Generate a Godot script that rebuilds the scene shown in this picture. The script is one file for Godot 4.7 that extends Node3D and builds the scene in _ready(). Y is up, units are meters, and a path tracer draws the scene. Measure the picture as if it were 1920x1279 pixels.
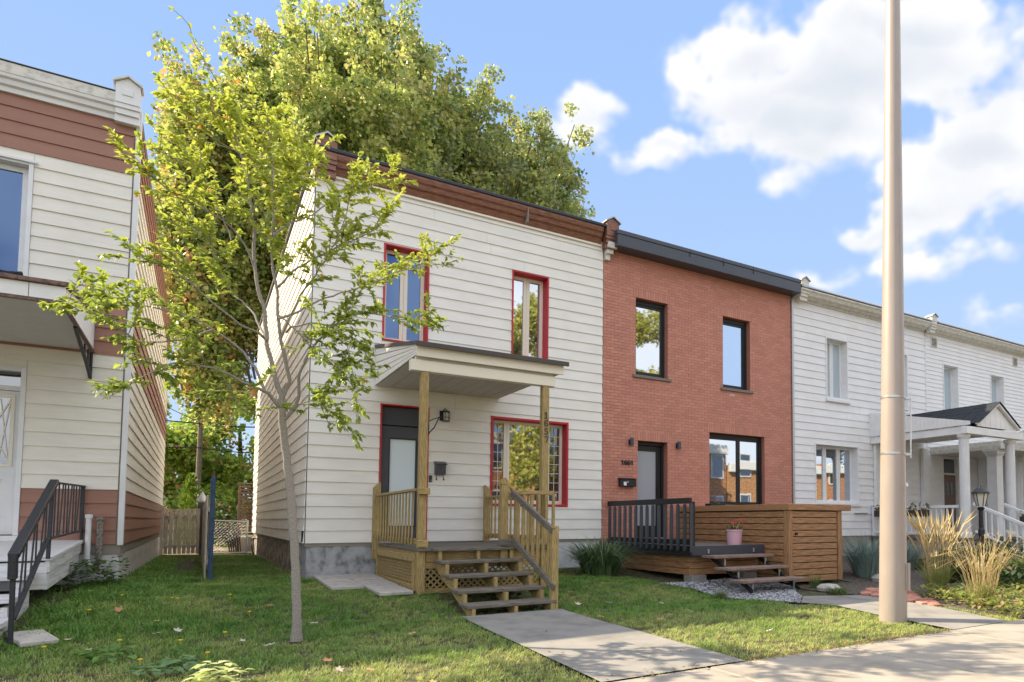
extends Node3D

var RNG := RandomNumberGenerator.new()
var boxes := {}
var M := {}
var T := {}
var CAM := Vector3(-1.4047, 0.9698, 12.5)
var BX := Vector3(0.821104, 0.000361, 0.570779)
var BY := Vector3(-0.032728, 0.998384, 0.046449)
var BZ := Vector3(-0.569840, -0.056820, 0.819789)
const FPX := 1293.756
const PPX := 1271.778
const PPY := 902.696
const SUN := Vector3(-1.0, 1.01, -0.82)

# ------------------------------------------------------------------ helpers
func lin(r: float, g: float, b: float, a := 1.0) -> Color:
	return Color(r, g, b, a).linear_to_srgb()

func rnd(a: float, b: float) -> float:
	return RNG.randf_range(a, b)

func noise_tex(freq: float, octs: int, lo: float, hi: float, seed_: int, typ := FastNoiseLite.TYPE_SIMPLEX_SMOOTH, size := 512, mid := -1.0) -> NoiseTexture2D:
	var n := FastNoiseLite.new()
	n.noise_type = typ
	n.seed = seed_
	n.frequency = freq
	n.fractal_octaves = octs
	n.fractal_gain = 0.55
	var t := NoiseTexture2D.new()
	t.width = size
	t.height = size
	t.seamless = true
	t.noise = n
	var g := Gradient.new()
	g.set_color(0, Color(lo, lo, lo))
	g.set_color(1, Color(hi, hi, hi))
	if mid >= 0.0:
		g.add_point(0.5, Color(mid, mid, mid))
	t.color_ramp = g
	return t

func mat(key: String, c: Color, rough := 0.8, tex: Texture2D = null, sc := Vector3.ONE, metal := 0.0, bump := 0.0, btex: Texture2D = null) -> StandardMaterial3D:
	var m := StandardMaterial3D.new()
	m.resource_name = key
	m.albedo_color = c
	m.roughness = rough
	m.metallic = metal
	if tex or btex:
		m.uv1_triplanar = true
		m.uv1_world_triplanar = true
		m.uv1_triplanar_sharpness = 6.0
		m.uv1_scale = sc
	if tex:
		m.albedo_texture = tex
	if bump > 0.0:
		m.heightmap_enabled = true
		m.heightmap_texture = btex if btex else tex
		m.heightmap_scale = bump
	M[key] = m
	return m

func gpos(n: Node) -> Vector3:
	var p := Vector3.ZERO
	var k: Node = n
	while k != self and k is Node3D:
		p += (k as Node3D).position
		k = k.get_parent()
	return p

func tag(o: Node, label: String, cat: String, group := "", kind := "") -> Node:
	if label: o.set_meta("label", label)
	if cat: o.set_meta("category", cat)
	if group: o.set_meta("group", group)
	if kind: o.set_meta("kind", kind)
	return o

func thing(nm: String, label: String, cat: String, at := Vector3.ZERO, group := "") -> Node3D:
	var o := Node3D.new()
	o.name = nm
	o.position = at
	add_child(o, true)
	tag(o, label, cat, group)
	return o

func put(parent: Node, nm: String, mesh: Mesh, m: Material, at := Vector3.ZERO, b := Basis.IDENTITY) -> MeshInstance3D:
	var o := MeshInstance3D.new()
	o.name = nm
	o.mesh = mesh
	if m: o.material_override = m
	parent.add_child(o, true)
	o.transform = Transform3D(b, at - gpos(parent))
	return o

func done(parent: Node, nm: String, st: SurfaceTool, m: Material, at := Vector3.ZERO) -> MeshInstance3D:
	# mesh in world coordinates
	var o := MeshInstance3D.new()
	o.name = nm
	o.mesh = st.commit()
	if m: o.material_override = m
	parent.add_child(o, true)
	o.position = at - gpos(parent)
	return o

func sts() -> SurfaceTool:
	var st := SurfaceTool.new()
	st.begin(Mesh.PRIMITIVE_TRIANGLES)
	return st

func quad(st: SurfaceTool, a: Vector3, b: Vector3, c: Vector3, d: Vector3) -> void:
	var n := (b - a).cross(c - a).normalized()
	for p in [a, c, b, a, d, c]:
		st.set_normal(n)
		st.add_vertex(p)

func tri(st: SurfaceTool, a: Vector3, b: Vector3, c: Vector3) -> void:
	var n := (b - a).cross(c - a).normalized()
	for p in [a, c, b]:
		st.set_normal(n)
		st.add_vertex(p)

func sbox(st: SurfaceTool, c: Vector3, s: Vector3, b := Basis.IDENTITY) -> void:
	var h := s * 0.5
	var p: Array[Vector3] = []
	for k in 8:
		p.append(c + b * Vector3(h.x * (1 if k & 1 else -1), h.y * (1 if k & 2 else -1), h.z * (1 if k & 4 else -1)))
	quad(st, p[4], p[5], p[7], p[6])
	quad(st, p[1], p[0], p[2], p[3])
	quad(st, p[5], p[1], p[3], p[7])
	quad(st, p[0], p[4], p[6], p[2])
	quad(st, p[6], p[7], p[3], p[2])
	quad(st, p[0], p[1], p[5], p[4])

func sboxm(st: SurfaceTool, x0: float, x1: float, y0: float, y1: float, z0: float, z1: float) -> void:
	sbox(st, Vector3(x0 + x1, y0 + y1, z0 + z1) * 0.5, Vector3(x1 - x0, y1 - y0, z1 - z0))

func cmesh(s: Vector3, bev := 0.004) -> Mesh:
	# chamfered box, shared between pieces of one size
	var key := "%.3f_%.3f_%.3f_%.3f" % [s.x, s.y, s.z, bev]
	if boxes.has(key): return boxes[key]
	var e: float = minf(bev, minf(s.x, minf(s.y, s.z)) * 0.3)
	var h := s * 0.5
	var st := sts()
	var ax := [Vector3.RIGHT, Vector3.UP, Vector3.BACK]
	for i in 3:
		var n: Vector3 = ax[i]
		var u: Vector3 = ax[(i + 1) % 3]
		var v: Vector3 = ax[(i + 2) % 3]
		var hn := absf(n.dot(h)); var hu := absf(u.dot(h)) - e; var hv := absf(v.dot(h)) - e
		for sg in [1.0, -1.0]:
			var o: Vector3 = n * hn * sg
			var a: Vector3 = o - u * hu - v * hv; var b: Vector3 = o + u * hu - v * hv
			var c: Vector3 = o + u * hu + v * hv; var d: Vector3 = o - u * hu + v * hv
			if sg > 0: quad(st, a, b, c, d)
			else: quad(st, a, d, c, b)
		# edges along n
		for su in [1.0, -1.0]:
			for sv in [1.0, -1.0]:
				var l := hn - e
				var p1: Vector3 = u * (hu + e) * su + v * hv * sv
				var p2: Vector3 = u * hu * su + v * (hv + e) * sv
				var q: Array = [p1 - n * l, p1 + n * l, p2 + n * l, p2 - n * l]
				if su * sv > 0: quad(st, q[0], q[3], q[2], q[1])
				else: quad(st, q[0], q[1], q[2], q[3])
	for sx in [1.0, -1.0]:
		for sy in [1.0, -1.0]:
			for sz in [1.0, -1.0]:
				var a := Vector3(h.x * sx, (h.y - e) * sy, (h.z - e) * sz)
				var b := Vector3((h.x - e) * sx, h.y * sy, (h.z - e) * sz)
				var c := Vector3((h.x - e) * sx, (h.y - e) * sy, h.z * sz)
				if sx * sy * sz > 0: tri(st, a, b, c)
				else: tri(st, a, c, b)
	boxes[key] = st.commit()
	return boxes[key]

func box(parent: Node, nm: String, c: Vector3, s: Vector3, m: Material, b := Basis.IDENTITY, bev := 0.004) -> MeshInstance3D:
	return put(parent, nm, cmesh(s, bev), m, c, b)

func bxx(parent: Node, nm: String, x0: float, x1: float, y0: float, y1: float, z0: float, z1: float, m: Material, bev := 0.004) -> MeshInstance3D:
	return box(parent, nm, Vector3(x0 + x1, y0 + y1, z0 + z1) * 0.5, Vector3(x1 - x0, y1 - y0, z1 - z0), m, Basis.IDENTITY, bev)

func along(a: Vector3, b: Vector3, up := Vector3.UP) -> Basis:
	var z := (b - a).normalized()
	if absf(z.dot(up)) > 0.99: up = Vector3.RIGHT
	var x := up.cross(z).normalized()
	return Basis(x, z.cross(x), z)

func bar(parent: Node, nm: String, a: Vector3, b: Vector3, w: float, h: float, m: Material, bev := 0.004) -> MeshInstance3D:
	return put(parent, nm, cmesh(Vector3(w, h, (b - a).length()), bev), m, (a + b) * 0.5, along(a, b))

func stube(st: SurfaceTool, pts: Array, radii: Array, sides := 8) -> void:
	var rings := []
	var nrm := []
	for i in pts.size():
		var d: Vector3 = (pts[mini(i + 1, pts.size() - 1)] - pts[maxi(i - 1, 0)]).normalized()
		var b := along(Vector3.ZERO, d)
		var ring := []
		var ns := []
		for k in sides:
			var a := TAU * k / sides
			var n: Vector3 = b.x * cos(a) + b.y * sin(a)
			ns.append(n)
			ring.append(pts[i] + n * radii[i])
		rings.append(ring)
		nrm.append(ns)
	for i in pts.size() - 1:
		for k in sides:
			var k2 := (k + 1) % sides
			for t in [[i, k], [i + 1, k2], [i, k2], [i, k], [i + 1, k], [i + 1, k2]]:
				st.set_normal(nrm[t[0]][t[1]])
				st.add_vertex(rings[t[0]][t[1]])
	for e in [0, pts.size() - 1]:
		for k in range(1, sides - 1):
			if e == 0: tri(st, rings[e][0], rings[e][k + 1], rings[e][k])
			else: tri(st, rings[e][0], rings[e][k], rings[e][k + 1])

func tube(parent: Node, nm: String, pts: Array, radii: Array, m: Material, sides := 8) -> MeshInstance3D:
	var st := sts()
	stube(st, pts, radii, sides)
	return done(parent, nm, st, m)

func slathe(st: SurfaceTool, c: Vector3, prof: Array, sides := 24) -> void:
	# prof: [radius, y] from bottom to top
	for i in prof.size() - 1:
		var r0: float = prof[i][0]; var y0: float = prof[i][1]
		var r1: float = prof[i + 1][0]; var y1: float = prof[i + 1][1]
		var sl := Vector2(y1 - y0, -(r1 - r0)).normalized()
		for k in sides:
			var a0 := TAU * k / sides; var a1 := TAU * (k + 1) / sides
			var n0 := Vector3(cos(a0) * sl.x, sl.y, sin(a0) * sl.x); var n1 := Vector3(cos(a1) * sl.x, sl.y, sin(a1) * sl.x)
			var p := [c + Vector3(cos(a0) * r0, y0, sin(a0) * r0), c + Vector3(cos(a1) * r0, y0, sin(a1) * r0), c + Vector3(cos(a1) * r1, y1, sin(a1) * r1), c + Vector3(cos(a0) * r1, y1, sin(a0) * r1)]
			var n := [n0, n1, n1, n0]
			for t in [0, 1, 2, 0, 2, 3]:
				st.set_normal(n[t])
				st.add_vertex(p[t])

func lathe(parent: Node, nm: String, c: Vector3, prof: Array, m: Material, sides := 24) -> MeshInstance3D:
	var st := sts()
	slathe(st, c, prof, sides)
	return done(parent, nm, st, m)

func sprism(st: SurfaceTool, poly: Array, o: Vector3, ux: Vector3, uy: Vector3, dep: Vector3) -> void:
	# polygon in (ux, uy), extruded by dep
	var pv := PackedVector2Array(poly)
	var idx := Geometry2D.triangulate_polygon(pv)
	var flip := ux.cross(uy).dot(dep) < 0
	var w := func(q: Vector2, k: float) -> Vector3: return o + ux * q.x + uy * q.y + dep * k
	var cw := Geometry2D.is_polygon_clockwise(pv)
	for i in range(0, idx.size(), 3):
		var a: Vector2 = pv[idx[i]]; var b: Vector2 = pv[idx[i + 1]]; var c: Vector2 = pv[idx[i + 2]]
		if (b - a).cross(c - a) < 0:
			var t := b; b = c; c = t
		if not flip:
			tri(st, w.call(a, 1.0), w.call(b, 1.0), w.call(c, 1.0))
			tri(st, w.call(a, 0.0), w.call(c, 0.0), w.call(b, 0.0))
		else:
			tri(st, w.call(a, 1.0), w.call(c, 1.0), w.call(b, 1.0))
			tri(st, w.call(a, 0.0), w.call(b, 0.0), w.call(c, 0.0))
	var area := 0.0
	for i in pv.size():
		var a: Vector2 = pv[i]; var b: Vector2 = pv[(i + 1) % pv.size()]
		area += a.x * b.y - b.x * a.y
	for i in pv.size():
		var a: Vector2 = pv[i]; var b: Vector2 = pv[(i + 1) % pv.size()]
		if area < 0:
			var t := a; a = b; b = t
		if not flip: quad(st, w.call(a, 0.0), w.call(b, 0.0), w.call(b, 1.0), w.call(a, 1.0))
		else: quad(st, w.call(a, 1.0), w.call(b, 1.0), w.call(b, 0.0), w.call(a, 0.0))

func prism(parent: Node, nm: String, poly: Array, o: Vector3, ux: Vector3, uy: Vector3, dep: Vector3, m: Material) -> MeshInstance3D:
	var st := sts()
	sprism(st, poly, o, ux, uy, dep)
	return done(parent, nm, st, m)

func multi(parent: Node, nm: String, mesh: Mesh, m: Material, xf: Array, cols: Array) -> MultiMeshInstance3D:
	var mm := MultiMesh.new()
	mm.transform_format = MultiMesh.TRANSFORM_3D
	mm.use_colors = cols.size() > 0
	mm.mesh = mesh
	mm.instance_count = xf.size()
	for i in xf.size():
		mm.set_instance_transform(i, xf[i])
		if mm.use_colors: mm.set_instance_color(i, cols[i])
	var o := MultiMeshInstance3D.new()
	o.name = nm
	o.multimesh = mm
	o.material_override = m
	parent.add_child(o, true)
	o.position = -gpos(parent)
	o.set_meta("kind", "stuff")
	return o

# ground height: the lots fall gently to the sidewalk
func gy(x: float, z: float) -> float:
	var y := 0.0
	if z < 0.0: y = 0.06 - 0.08 * clampf(-z / 11.0, 0, 1)
	elif z < 2.2: y = lerpf(0.06, 0.0, z / 2.2)
	elif z < 4.7: y = lerpf(0.0, -0.205, smoothstep(2.2, 4.7, z))
	elif z < 7.8: y = lerpf(-0.205, -0.262, (z - 4.7) / 3.1)
	else: y = -0.265
	y += 0.06 * smoothstep(-0.6, -2.2, x) * smoothstep(7.5, 3.0, z) * smoothstep(-8.0, -1.0, z)
	if x > 3.5: y += -0.07 * smoothstep(3.5, 5.5, x) * smoothstep(0.0, 2.0, z) * smoothstep(5.0, 3.4, z)
	return y

func in_poly(p: Vector2, poly: Array) -> bool:
	return Geometry2D.is_point_in_polygon(p, PackedVector2Array(poly))

func sheet(parent: Node, nm: String, poly: Array, lift: float, m: Material, step := 0.25) -> MeshInstance3D:
	# a thin slab that follows the ground, cut to a polygon
	var st := sts()
	var pv := PackedVector2Array(poly)
	var lo := pv[0]; var hi := pv[0]
	for p in pv:
		lo = lo.min(p); hi = hi.max(p)
	var nx := int(ceil((hi.x - lo.x) / step)); var nz := int(ceil((hi.y - lo.y) / step))
	for i in nx:
		for j in nz:
			var c := PackedVector2Array([lo + Vector2(i, j) * step, lo + Vector2(i + 1, j) * step, lo + Vector2(i + 1, j + 1) * step, lo + Vector2(i, j + 1) * step])
			for piece in Geometry2D.intersect_polygons(pv, c):
				var idx := Geometry2D.triangulate_polygon(piece)
				for k in range(0, idx.size(), 3):
					var w := []
					for q in 3:
						var v: Vector2 = piece[idx[k + q]]
						w.append(Vector3(v.x, gy(v.x, v.y) + lift, v.y))
					if (w[1] - w[0]).cross(w[2] - w[0]).y > 0: tri(st, w[0], w[1], w[2])
					else: tri(st, w[0], w[2], w[1])
	return done(parent, nm, st, m)

# ------------------------------------------------------------------ clapboards
func board_mesh(l: float, h: float, t: float, key := "") -> Mesh:
	var k := "w%.3f_%.3f_%.3f" % [l, h, t]
	if boxes.has(k): return boxes[k]
	var st := sts()
	sprism(st, [Vector2(0, 0), Vector2(t, 0.0), Vector2(t - 0.001, 0.004), Vector2(0.003, h + 0.004), Vector2(0, h + 0.004)], Vector3(-l * 0.5, 0, 0), Vector3.BACK, Vector3.UP, Vector3.RIGHT * l)
	boxes[k] = st.commit()
	return boxes[k]

func siding(wall: Node, face: String, plane: float, u0: float, u1: float, y0: float, y1: float, expo: float, ops: Array, mf: Callable, t := 0.022, maxl := 3.7) -> void:
	# face 'f' looks to +z and runs along x; 'l' looks to -x and 'r' to +x, both run along z
	var n := int(round((y1 - y0) / expo))
	var e := (y1 - y0) / n
	for i in n:
		var ya := y0 + i * e
		var yb := ya + e
		var cuts := [u0, u1]
		for o in ops:
			if o.position.y < yb - 0.004 and o.end.y > ya + 0.004:
				cuts.append(clampf(o.position.x, u0, u1)); cuts.append(clampf(o.end.x, u0, u1))
		cuts.sort()
		var segs := []
		for k in cuts.size() - 1:
			var a: float = cuts[k]; var b: float = cuts[k + 1]
			if b - a < 0.01: continue
			var ranges := [[ya, yb]]
			for o in ops:
				if o.position.x < (a + b) * 0.5 and o.end.x > (a + b) * 0.5 and o.position.y < yb - 0.004 and o.end.y > ya + 0.004:
					var nr := []
					for r in ranges:
						if o.position.y > r[0] + 0.01: nr.append([r[0], minf(r[1], o.position.y)])
						if o.end.y < r[1] - 0.01: nr.append([maxf(r[0], o.end.y), r[1]])
					ranges = nr
			for r in ranges:
				if segs.size() and absf(segs[-1][1] - a) < 0.001 and segs[-1][2] == r[0] and segs[-1][3] == r[1]: segs[-1][1] = b
				else: segs.append([a, b, r[0], r[1]])
		for s in segs:
			var a: float = s[0]
			while a < s[1] - 0.001:
				var b: float = s[1]
				if b - a > maxl: b = a + rnd(maxl * 0.45, maxl)
				var l := b - a - 0.003
				var h: float = s[3] - s[2]
				var tt: float = t
				if s[2] > ya + 0.01: tt = lerpf(t, 0.006, (s[2] - ya) / e)
				var mid := (a + b) * 0.5
				var pos := Vector3(mid, s[2], plane)
				var bs := Basis.IDENTITY
				if face == "l":
					pos = Vector3(plane, s[2], mid); bs = Basis(Vector3.UP, -PI / 2)
				elif face == "r":
					pos = Vector3(plane, s[2], mid); bs = Basis(Vector3.UP, PI / 2)
				bs = bs * Basis(Vector3.BACK, rnd(-0.0009, 0.0009))
				put(wall, "siding_board", board_mesh(snappedf(l, 0.001), snappedf(h, 0.001), snappedf(tt, 0.001)), mf.call((s[2] + s[3]) * 0.5), pos, bs)
				a = b

func wall_core(house: Node, nm: String, x0: float, x1: float, y0: float, y1: float, ops: Array, m: Material, zf := -0.004, thick := 0.3, back := 13.0) -> MeshInstance3D:
	# the solid house behind its skin, with real recesses for doors and windows
	var st := sts()
	sboxm(st, x0, x1, y0, y1, zf - back, zf - thick)
	var xs := [x0, x1]
	for o in ops:
		xs.append(o.position.x); xs.append(o.end.x)
	xs.sort()
	for i in xs.size() - 1:
		var a: float = xs[i]; var b: float = xs[i + 1]
		if b - a < 0.001: continue
		var ys := [y0]
		var hit := []
		for o in ops:
			if o.position.x < (a + b) * 0.5 and o.end.x > (a + b) * 0.5: hit.append(o)
		hit.sort_custom(func(p, q): return p.position.y < q.position.y)
		for o in hit:
			ys.append(o.position.y); ys.append(o.end.y)
		ys.append(y1)
		for k in range(0, ys.size(), 2):
			if ys[k + 1] - ys[k] > 0.001: sboxm(st, a, b, ys[k], ys[k + 1], zf - thick - 0.001, zf)
	return done(house, nm, st, m)

# ------------------------------------------------------------------ windows
func lining(win: Node, r: Rect2, dep: float, m: Material, w := 0.03, proud := 0.03, sill := true) -> void:
	var x0 := r.position.x; var x1 := r.end.x; var y0 := r.position.y; var y1 := r.end.y
	bxx(win, "jamb", x0 + 0.001, x0 + w, y0 + 0.001, y1 - 0.001, -dep, proud, m, 0.003)
	bxx(win, "jamb", x1 - w, x1 - 0.001, y0 + 0.001, y1 - 0.001, -dep, proud, m, 0.003)
	bxx(win, "head", x0 + w + 0.001, x1 - w - 0.001, y1 - w, y1 - 0.002, -dep, proud - 0.002, m, 0.003)
	if sill: bxx(win, "sill", x0 + w + 0.001, x1 - w - 0.001, y0 + 0.002, y0 + w, -dep, proud + 0.004, m, 0.003)

func sash(win: Node, x0: float, x1: float, y0: float, y1: float, z: float, fw: float, fm: Material, gm: Material, d := 0.05) -> Node3D:
	var s := bxx(win, "sash", x0, x0 + fw, y0, y1, z - d, z, fm, 0.004)
	var st := sts()
	sboxm(st, x0, x0 + fw, y0, y1, z - d, z)
	sboxm(st, x1 - fw, x1, y0, y1, z - d, z)
	sboxm(st, x0 + fw, x1 - fw, y1 - fw, y1, z - d, z - 0.001)
	sboxm(st, x0 + fw, x1 - fw, y0, y0 + fw * 1.2, z - d, z - 0.001)
	s.mesh = st.commit()
	s.position = -gpos(win)
	var t := rnd(-0.004, 0.004)
	put(s, "pane", cmesh(Vector3(x1 - x0 - 2 * fw, y1 - y0 - 2 * fw, 0.008), 0.001), gm, Vector3((x0 + x1) * 0.5, (y0 + y1) * 0.5, z - d * 0.6), Basis(Vector3.UP, t) * Basis(Vector3.RIGHT, rnd(-0.004, 0.004)))
	return s

func letters(parent: Node, nm: String, txt: String, at: Vector3, h: float, dep: float, m: Material, font := "Droid Sans", bold := false) -> MeshInstance3D:
	var f := SystemFont.new()
	f.font_names = PackedStringArray([font])
	if bold: f.font_weight = 700
	var t := TextMesh.new()
	t.text = txt
	t.font = f
	t.font_size = 64
	t.pixel_size = h / 46.0
	t.depth = dep
	return put(parent, nm, t, m, at)

# ------------------------------------------------------------------ foliage
func leaf_mesh(l: float, w: float, fold := 0.25, curl := 0.15) -> Mesh:
	var st := sts()
	var b := Vector3.ZERO
	var t := Vector3(0, -curl * l, l)
	var m1 := Vector3(0, 0.02 * l, l * 0.35); var m2 := Vector3(0, -curl * l * 0.4, l * 0.7)
	for s in [1.0, -1.0]:
		var a := Vector3(w * 0.5 * s, fold * w * 0.5, l * 0.32); var c := Vector3(w * 0.42 * s, fold * w * 0.4 - curl * l * 0.4, l * 0.66)
		if s > 0:
			tri(st, b, m1, a); quad(st, a, m1, m2, c); tri(st, c, m2, t)
		else:
			tri(st, b, a, m1); quad(st, a, c, m2, m1); tri(st, c, t, m2)
	return st.commit()

func cluster_mesh(n: int, spread: float, l: float, w: float, sd: int) -> Mesh:
	var r := RandomNumberGenerator.new()
	r.seed = sd
	var base := leaf_mesh(l, w, 0.3, 0.2)
	var st := sts()
	for i in n:
		var d := Vector3(r.randf_range(-1, 1), r.randf_range(-1, 1), r.randf_range(-1, 1))
		var b := Basis(Vector3(r.randf_range(-1, 1), r.randf_range(-1, 1), r.randf_range(-1, 1)).normalized(), r.randf_range(0, TAU))
		st.append_from(base, 0, Transform3D(b.scaled(Vector3.ONE * r.randf_range(0.75, 1.2)), d * spread))
	return st.commit()

func leaf_mat(key: String, c: Color, back := 0.7, rough := 0.55) -> StandardMaterial3D:
	var m := mat(key, c, rough)
	m.vertex_color_use_as_albedo = true
	m.backlight_enabled = true
	m.backlight = Color(back, back, back)
	return m

func blade(st: SurfaceTool, base: Vector3, dir: Vector3, h: float, droop: float, w: float, segs := 4) -> void:
	var out := Vector3(dir.x, 0, dir.z)
	var side := Vector3(-dir.z, 0, dir.x).normalized()
	if side.length() < 0.5: side = Vector3.RIGHT
	var prev := []
	for i in segs + 1:
		var t := float(i) / segs
		var p := base + Vector3.UP * h * (t - droop * 0.55 * t * t * t) + out * h * (0.25 * t + droop * t * t)
		var ww := w * (1.0 - t * 0.9) * (0.75 + 0.5 * sin(PI * minf(t * 1.2, 1.0)))
		var cur := [p - side * ww * 0.5, p + side * ww * 0.5]
		if i > 0: quad(st, prev[0], prev[1], cur[1], cur[0])
		prev = cur

func clump(root: Node, nm: String, at: Vector3, n: int, h: float, spread: float, droop: float, w: float, m: Material, segs := 5) -> MeshInstance3D:
	var st := sts()
	for i in n:
		var a := rnd(0, TAU); var rr := spread * sqrt(rnd(0, 1))
		var b := at + Vector3(cos(a) * rr * 0.35, 0, sin(a) * rr * 0.35)
		b.y = gy(b.x, b.z) - 0.01
		var d := Vector3(cos(a + rnd(-0.5, 0.5)), 0, sin(a + rnd(-0.5, 0.5))) * (rr / spread) * rnd(0.6, 1.2)
		st.set_color(Color(1, 1, 1).lerp(Color(0.55, 0.62, 0.5), rnd(0, 1)))
		blade(st, b, d, h * rnd(0.6, 1.1), droop * rnd(0.5, 1.4), w * rnd(0.7, 1.3), segs)
	return done(root, nm, st, m)

# ------------------------------------------------------------------ main
func _ready() -> void:
	RNG.seed = 4711
	# camera
	var cam := Camera3D.new()
	cam.name = "camera"
	cam.projection = Camera3D.PROJECTION_FRUSTUM
	cam.keep_aspect = Camera3D.KEEP_HEIGHT
	cam.near = 0.1
	cam.far = 900.0
	cam.size = 2.0 * 0.1 * 639.5 / FPX
	cam.frustum_offset = Vector2((960.0 - PPX) / FPX * 0.1, (PPY - 639.5) / FPX * 0.1)
	cam.transform = Transform3D(Basis(BX, BY, BZ), CAM)
	add_child(cam)
	cam.current = true
	# sky
	var we := WorldEnvironment.new()
	we.name = "environment"
	var env := Environment.new()
	env.background_mode = Environment.BG_SKY
	var sky := Sky.new()
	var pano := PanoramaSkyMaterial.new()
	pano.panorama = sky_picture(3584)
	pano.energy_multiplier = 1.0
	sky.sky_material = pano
	env.sky = sky
	env.background_energy_multiplier = 1.0
	env.tonemap_mode = Environment.TONE_MAPPER_LINEAR
	env.tonemap_exposure = 3.35
	env.sdfgi_enabled = true
	env.ssao_enabled = true
	env.ssil_enabled = true
	we.environment = env
	add_child(we)
	# sun, high behind the left house
	var sun := DirectionalLight3D.new()
	sun.name = "sun"
	sun.light_energy = 1.05
	sun.light_color = Color(1.0, 0.93, 0.80)
	sun.light_angular_distance = 0.5
	sun.shadow_enabled = true
	sun.look_at_from_position(SUN * 50.0, Vector3.ZERO)
	add_child(sun)
	materials()
	setting()
	left_house()
	main_house()
	brick_house()
	white_house()
	neighbour_house()
	main_porch()
	left_porch()
	brick_deck()
	white_porch()
	side_yard()
	back_yard()
	across_street()
	street_tree()
	light_pole()
	front_garden()
	lawn()
	litter()

# ------------------------------------------------------------------ sky
var SN := []
var BLOBS := [[1420, 170, 150, 100, 1.0], [1590, 80, 190, 110, 1.05], [1760, 60, 190, 110, 0.95], [1900, 100, 170, 120, 0.95], [1700, 10, 200, 60, 0.9], [1560, 180, 120, 90, 0.9], [1480, 255, 170, 70, 1.0], [1330, 130, 90, 80, 0.85], [1385, 60, 60, 60, 0.7], [1215, 295, 70, 34, 0.85], [1275, 262, 60, 30, 0.75], [1145, 205, 60, 40, 0.62], [1095, 255, 70, 30, 0.5], [1440, 345, 60, 25, 0.5], [1790, 345, 150, 95, 1.35], [1870, 260, 90, 80, 1.2], [1920, 340, 130, 120, 1.25], [1720, 395, 90, 60, 0.9], [1660, 400, 55, 45, 0.7], [1740, 500, 130, 40, 0.72], [1850, 480, 90, 40, 0.6], [1900, 590, 90, 60, 0.8], [1560, 520, 60, 20, 0.3], [1800, 180, 80, 22, 0.5]]

func sky_color(d: Vector3) -> Color:
	var n1: FastNoiseLite = SN[0]
	var n2: FastNoiseLite = SN[1]
	var n3: FastNoiseLite = SN[2]
	# clear blue, paler towards the horizon
	var f := pow(1.0 - clampf(d.y, 0.0, 1.0), 2.3)
	var c := Color(0.100, 0.164, 0.296).lerp(Color(0.195, 0.247, 0.318), f)
	var k := n2.get_noise_3d(d.x, d.y * 2.2, d.z)
	var k1 := n1.get_noise_3d(d.x, d.y * 1.5, d.z)
	# broken cloud all round; the cover out of view is added fill
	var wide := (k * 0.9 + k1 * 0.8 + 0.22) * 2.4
	var dens := 0.0
	var zc := -d.dot(BZ)
	var inside := 0.0
	var fine := 0.0
	var low := 0.0
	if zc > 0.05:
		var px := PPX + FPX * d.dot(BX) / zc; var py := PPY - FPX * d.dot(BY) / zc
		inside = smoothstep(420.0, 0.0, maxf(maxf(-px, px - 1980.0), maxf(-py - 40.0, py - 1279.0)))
		if inside > 0.0:
			fine = n3.get_noise_3d(d.x, d.y * 1.2, d.z)
			px += n1.get_noise_3d(d.x * 1.7 + 9.0, d.y * 1.7, d.z * 1.7) * 95.0 + fine * 26.0
			py += n1.get_noise_3d(d.x * 1.7, d.y * 1.7 + 7.0, d.z * 1.7) * 70.0 + fine * 18.0
			var s := -0.25
			for q in BLOBS:
				var ux: float = (px - q[0]) / q[2]; var uy: float = (py - q[1]) / q[3]
				var e := 1.3 - sqrt(ux * ux + uy * uy)
				if e > 0.0:
					s = maxf(s, 0.0) + e * q[4] * 0.6 * (1.0 - clampf(s * 0.55, 0.0, 0.8))
					low = maxf(low, e * smoothstep(-0.1, 0.9, uy))
			dens = (s + (k1 * 0.95 + fine * 0.75) * smoothstep(-0.2, 0.5, s) - 0.12) * 1.9
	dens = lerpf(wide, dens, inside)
	var a := smoothstep(-0.02, 0.95, dens)
	a *= smoothstep(-0.02, 0.10, d.y)
	# sunlit heads, greyer bellies
	var thick := clampf(smoothstep(0.7, 2.6, dens + k1 * 0.8 + k * 0.5) * 0.5 + low * 0.75 - fine * 0.35, 0.0, 1.0)
	var top := lerpf(0.55, 0.315, inside)  # clouds out of view are brightened to lift the shaded fronts
	return c.lerp(Color(top, top * 1.0, top * 1.01).lerp(Color(top * 0.70, top * 0.75, top * 0.83), thick), a)

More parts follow.
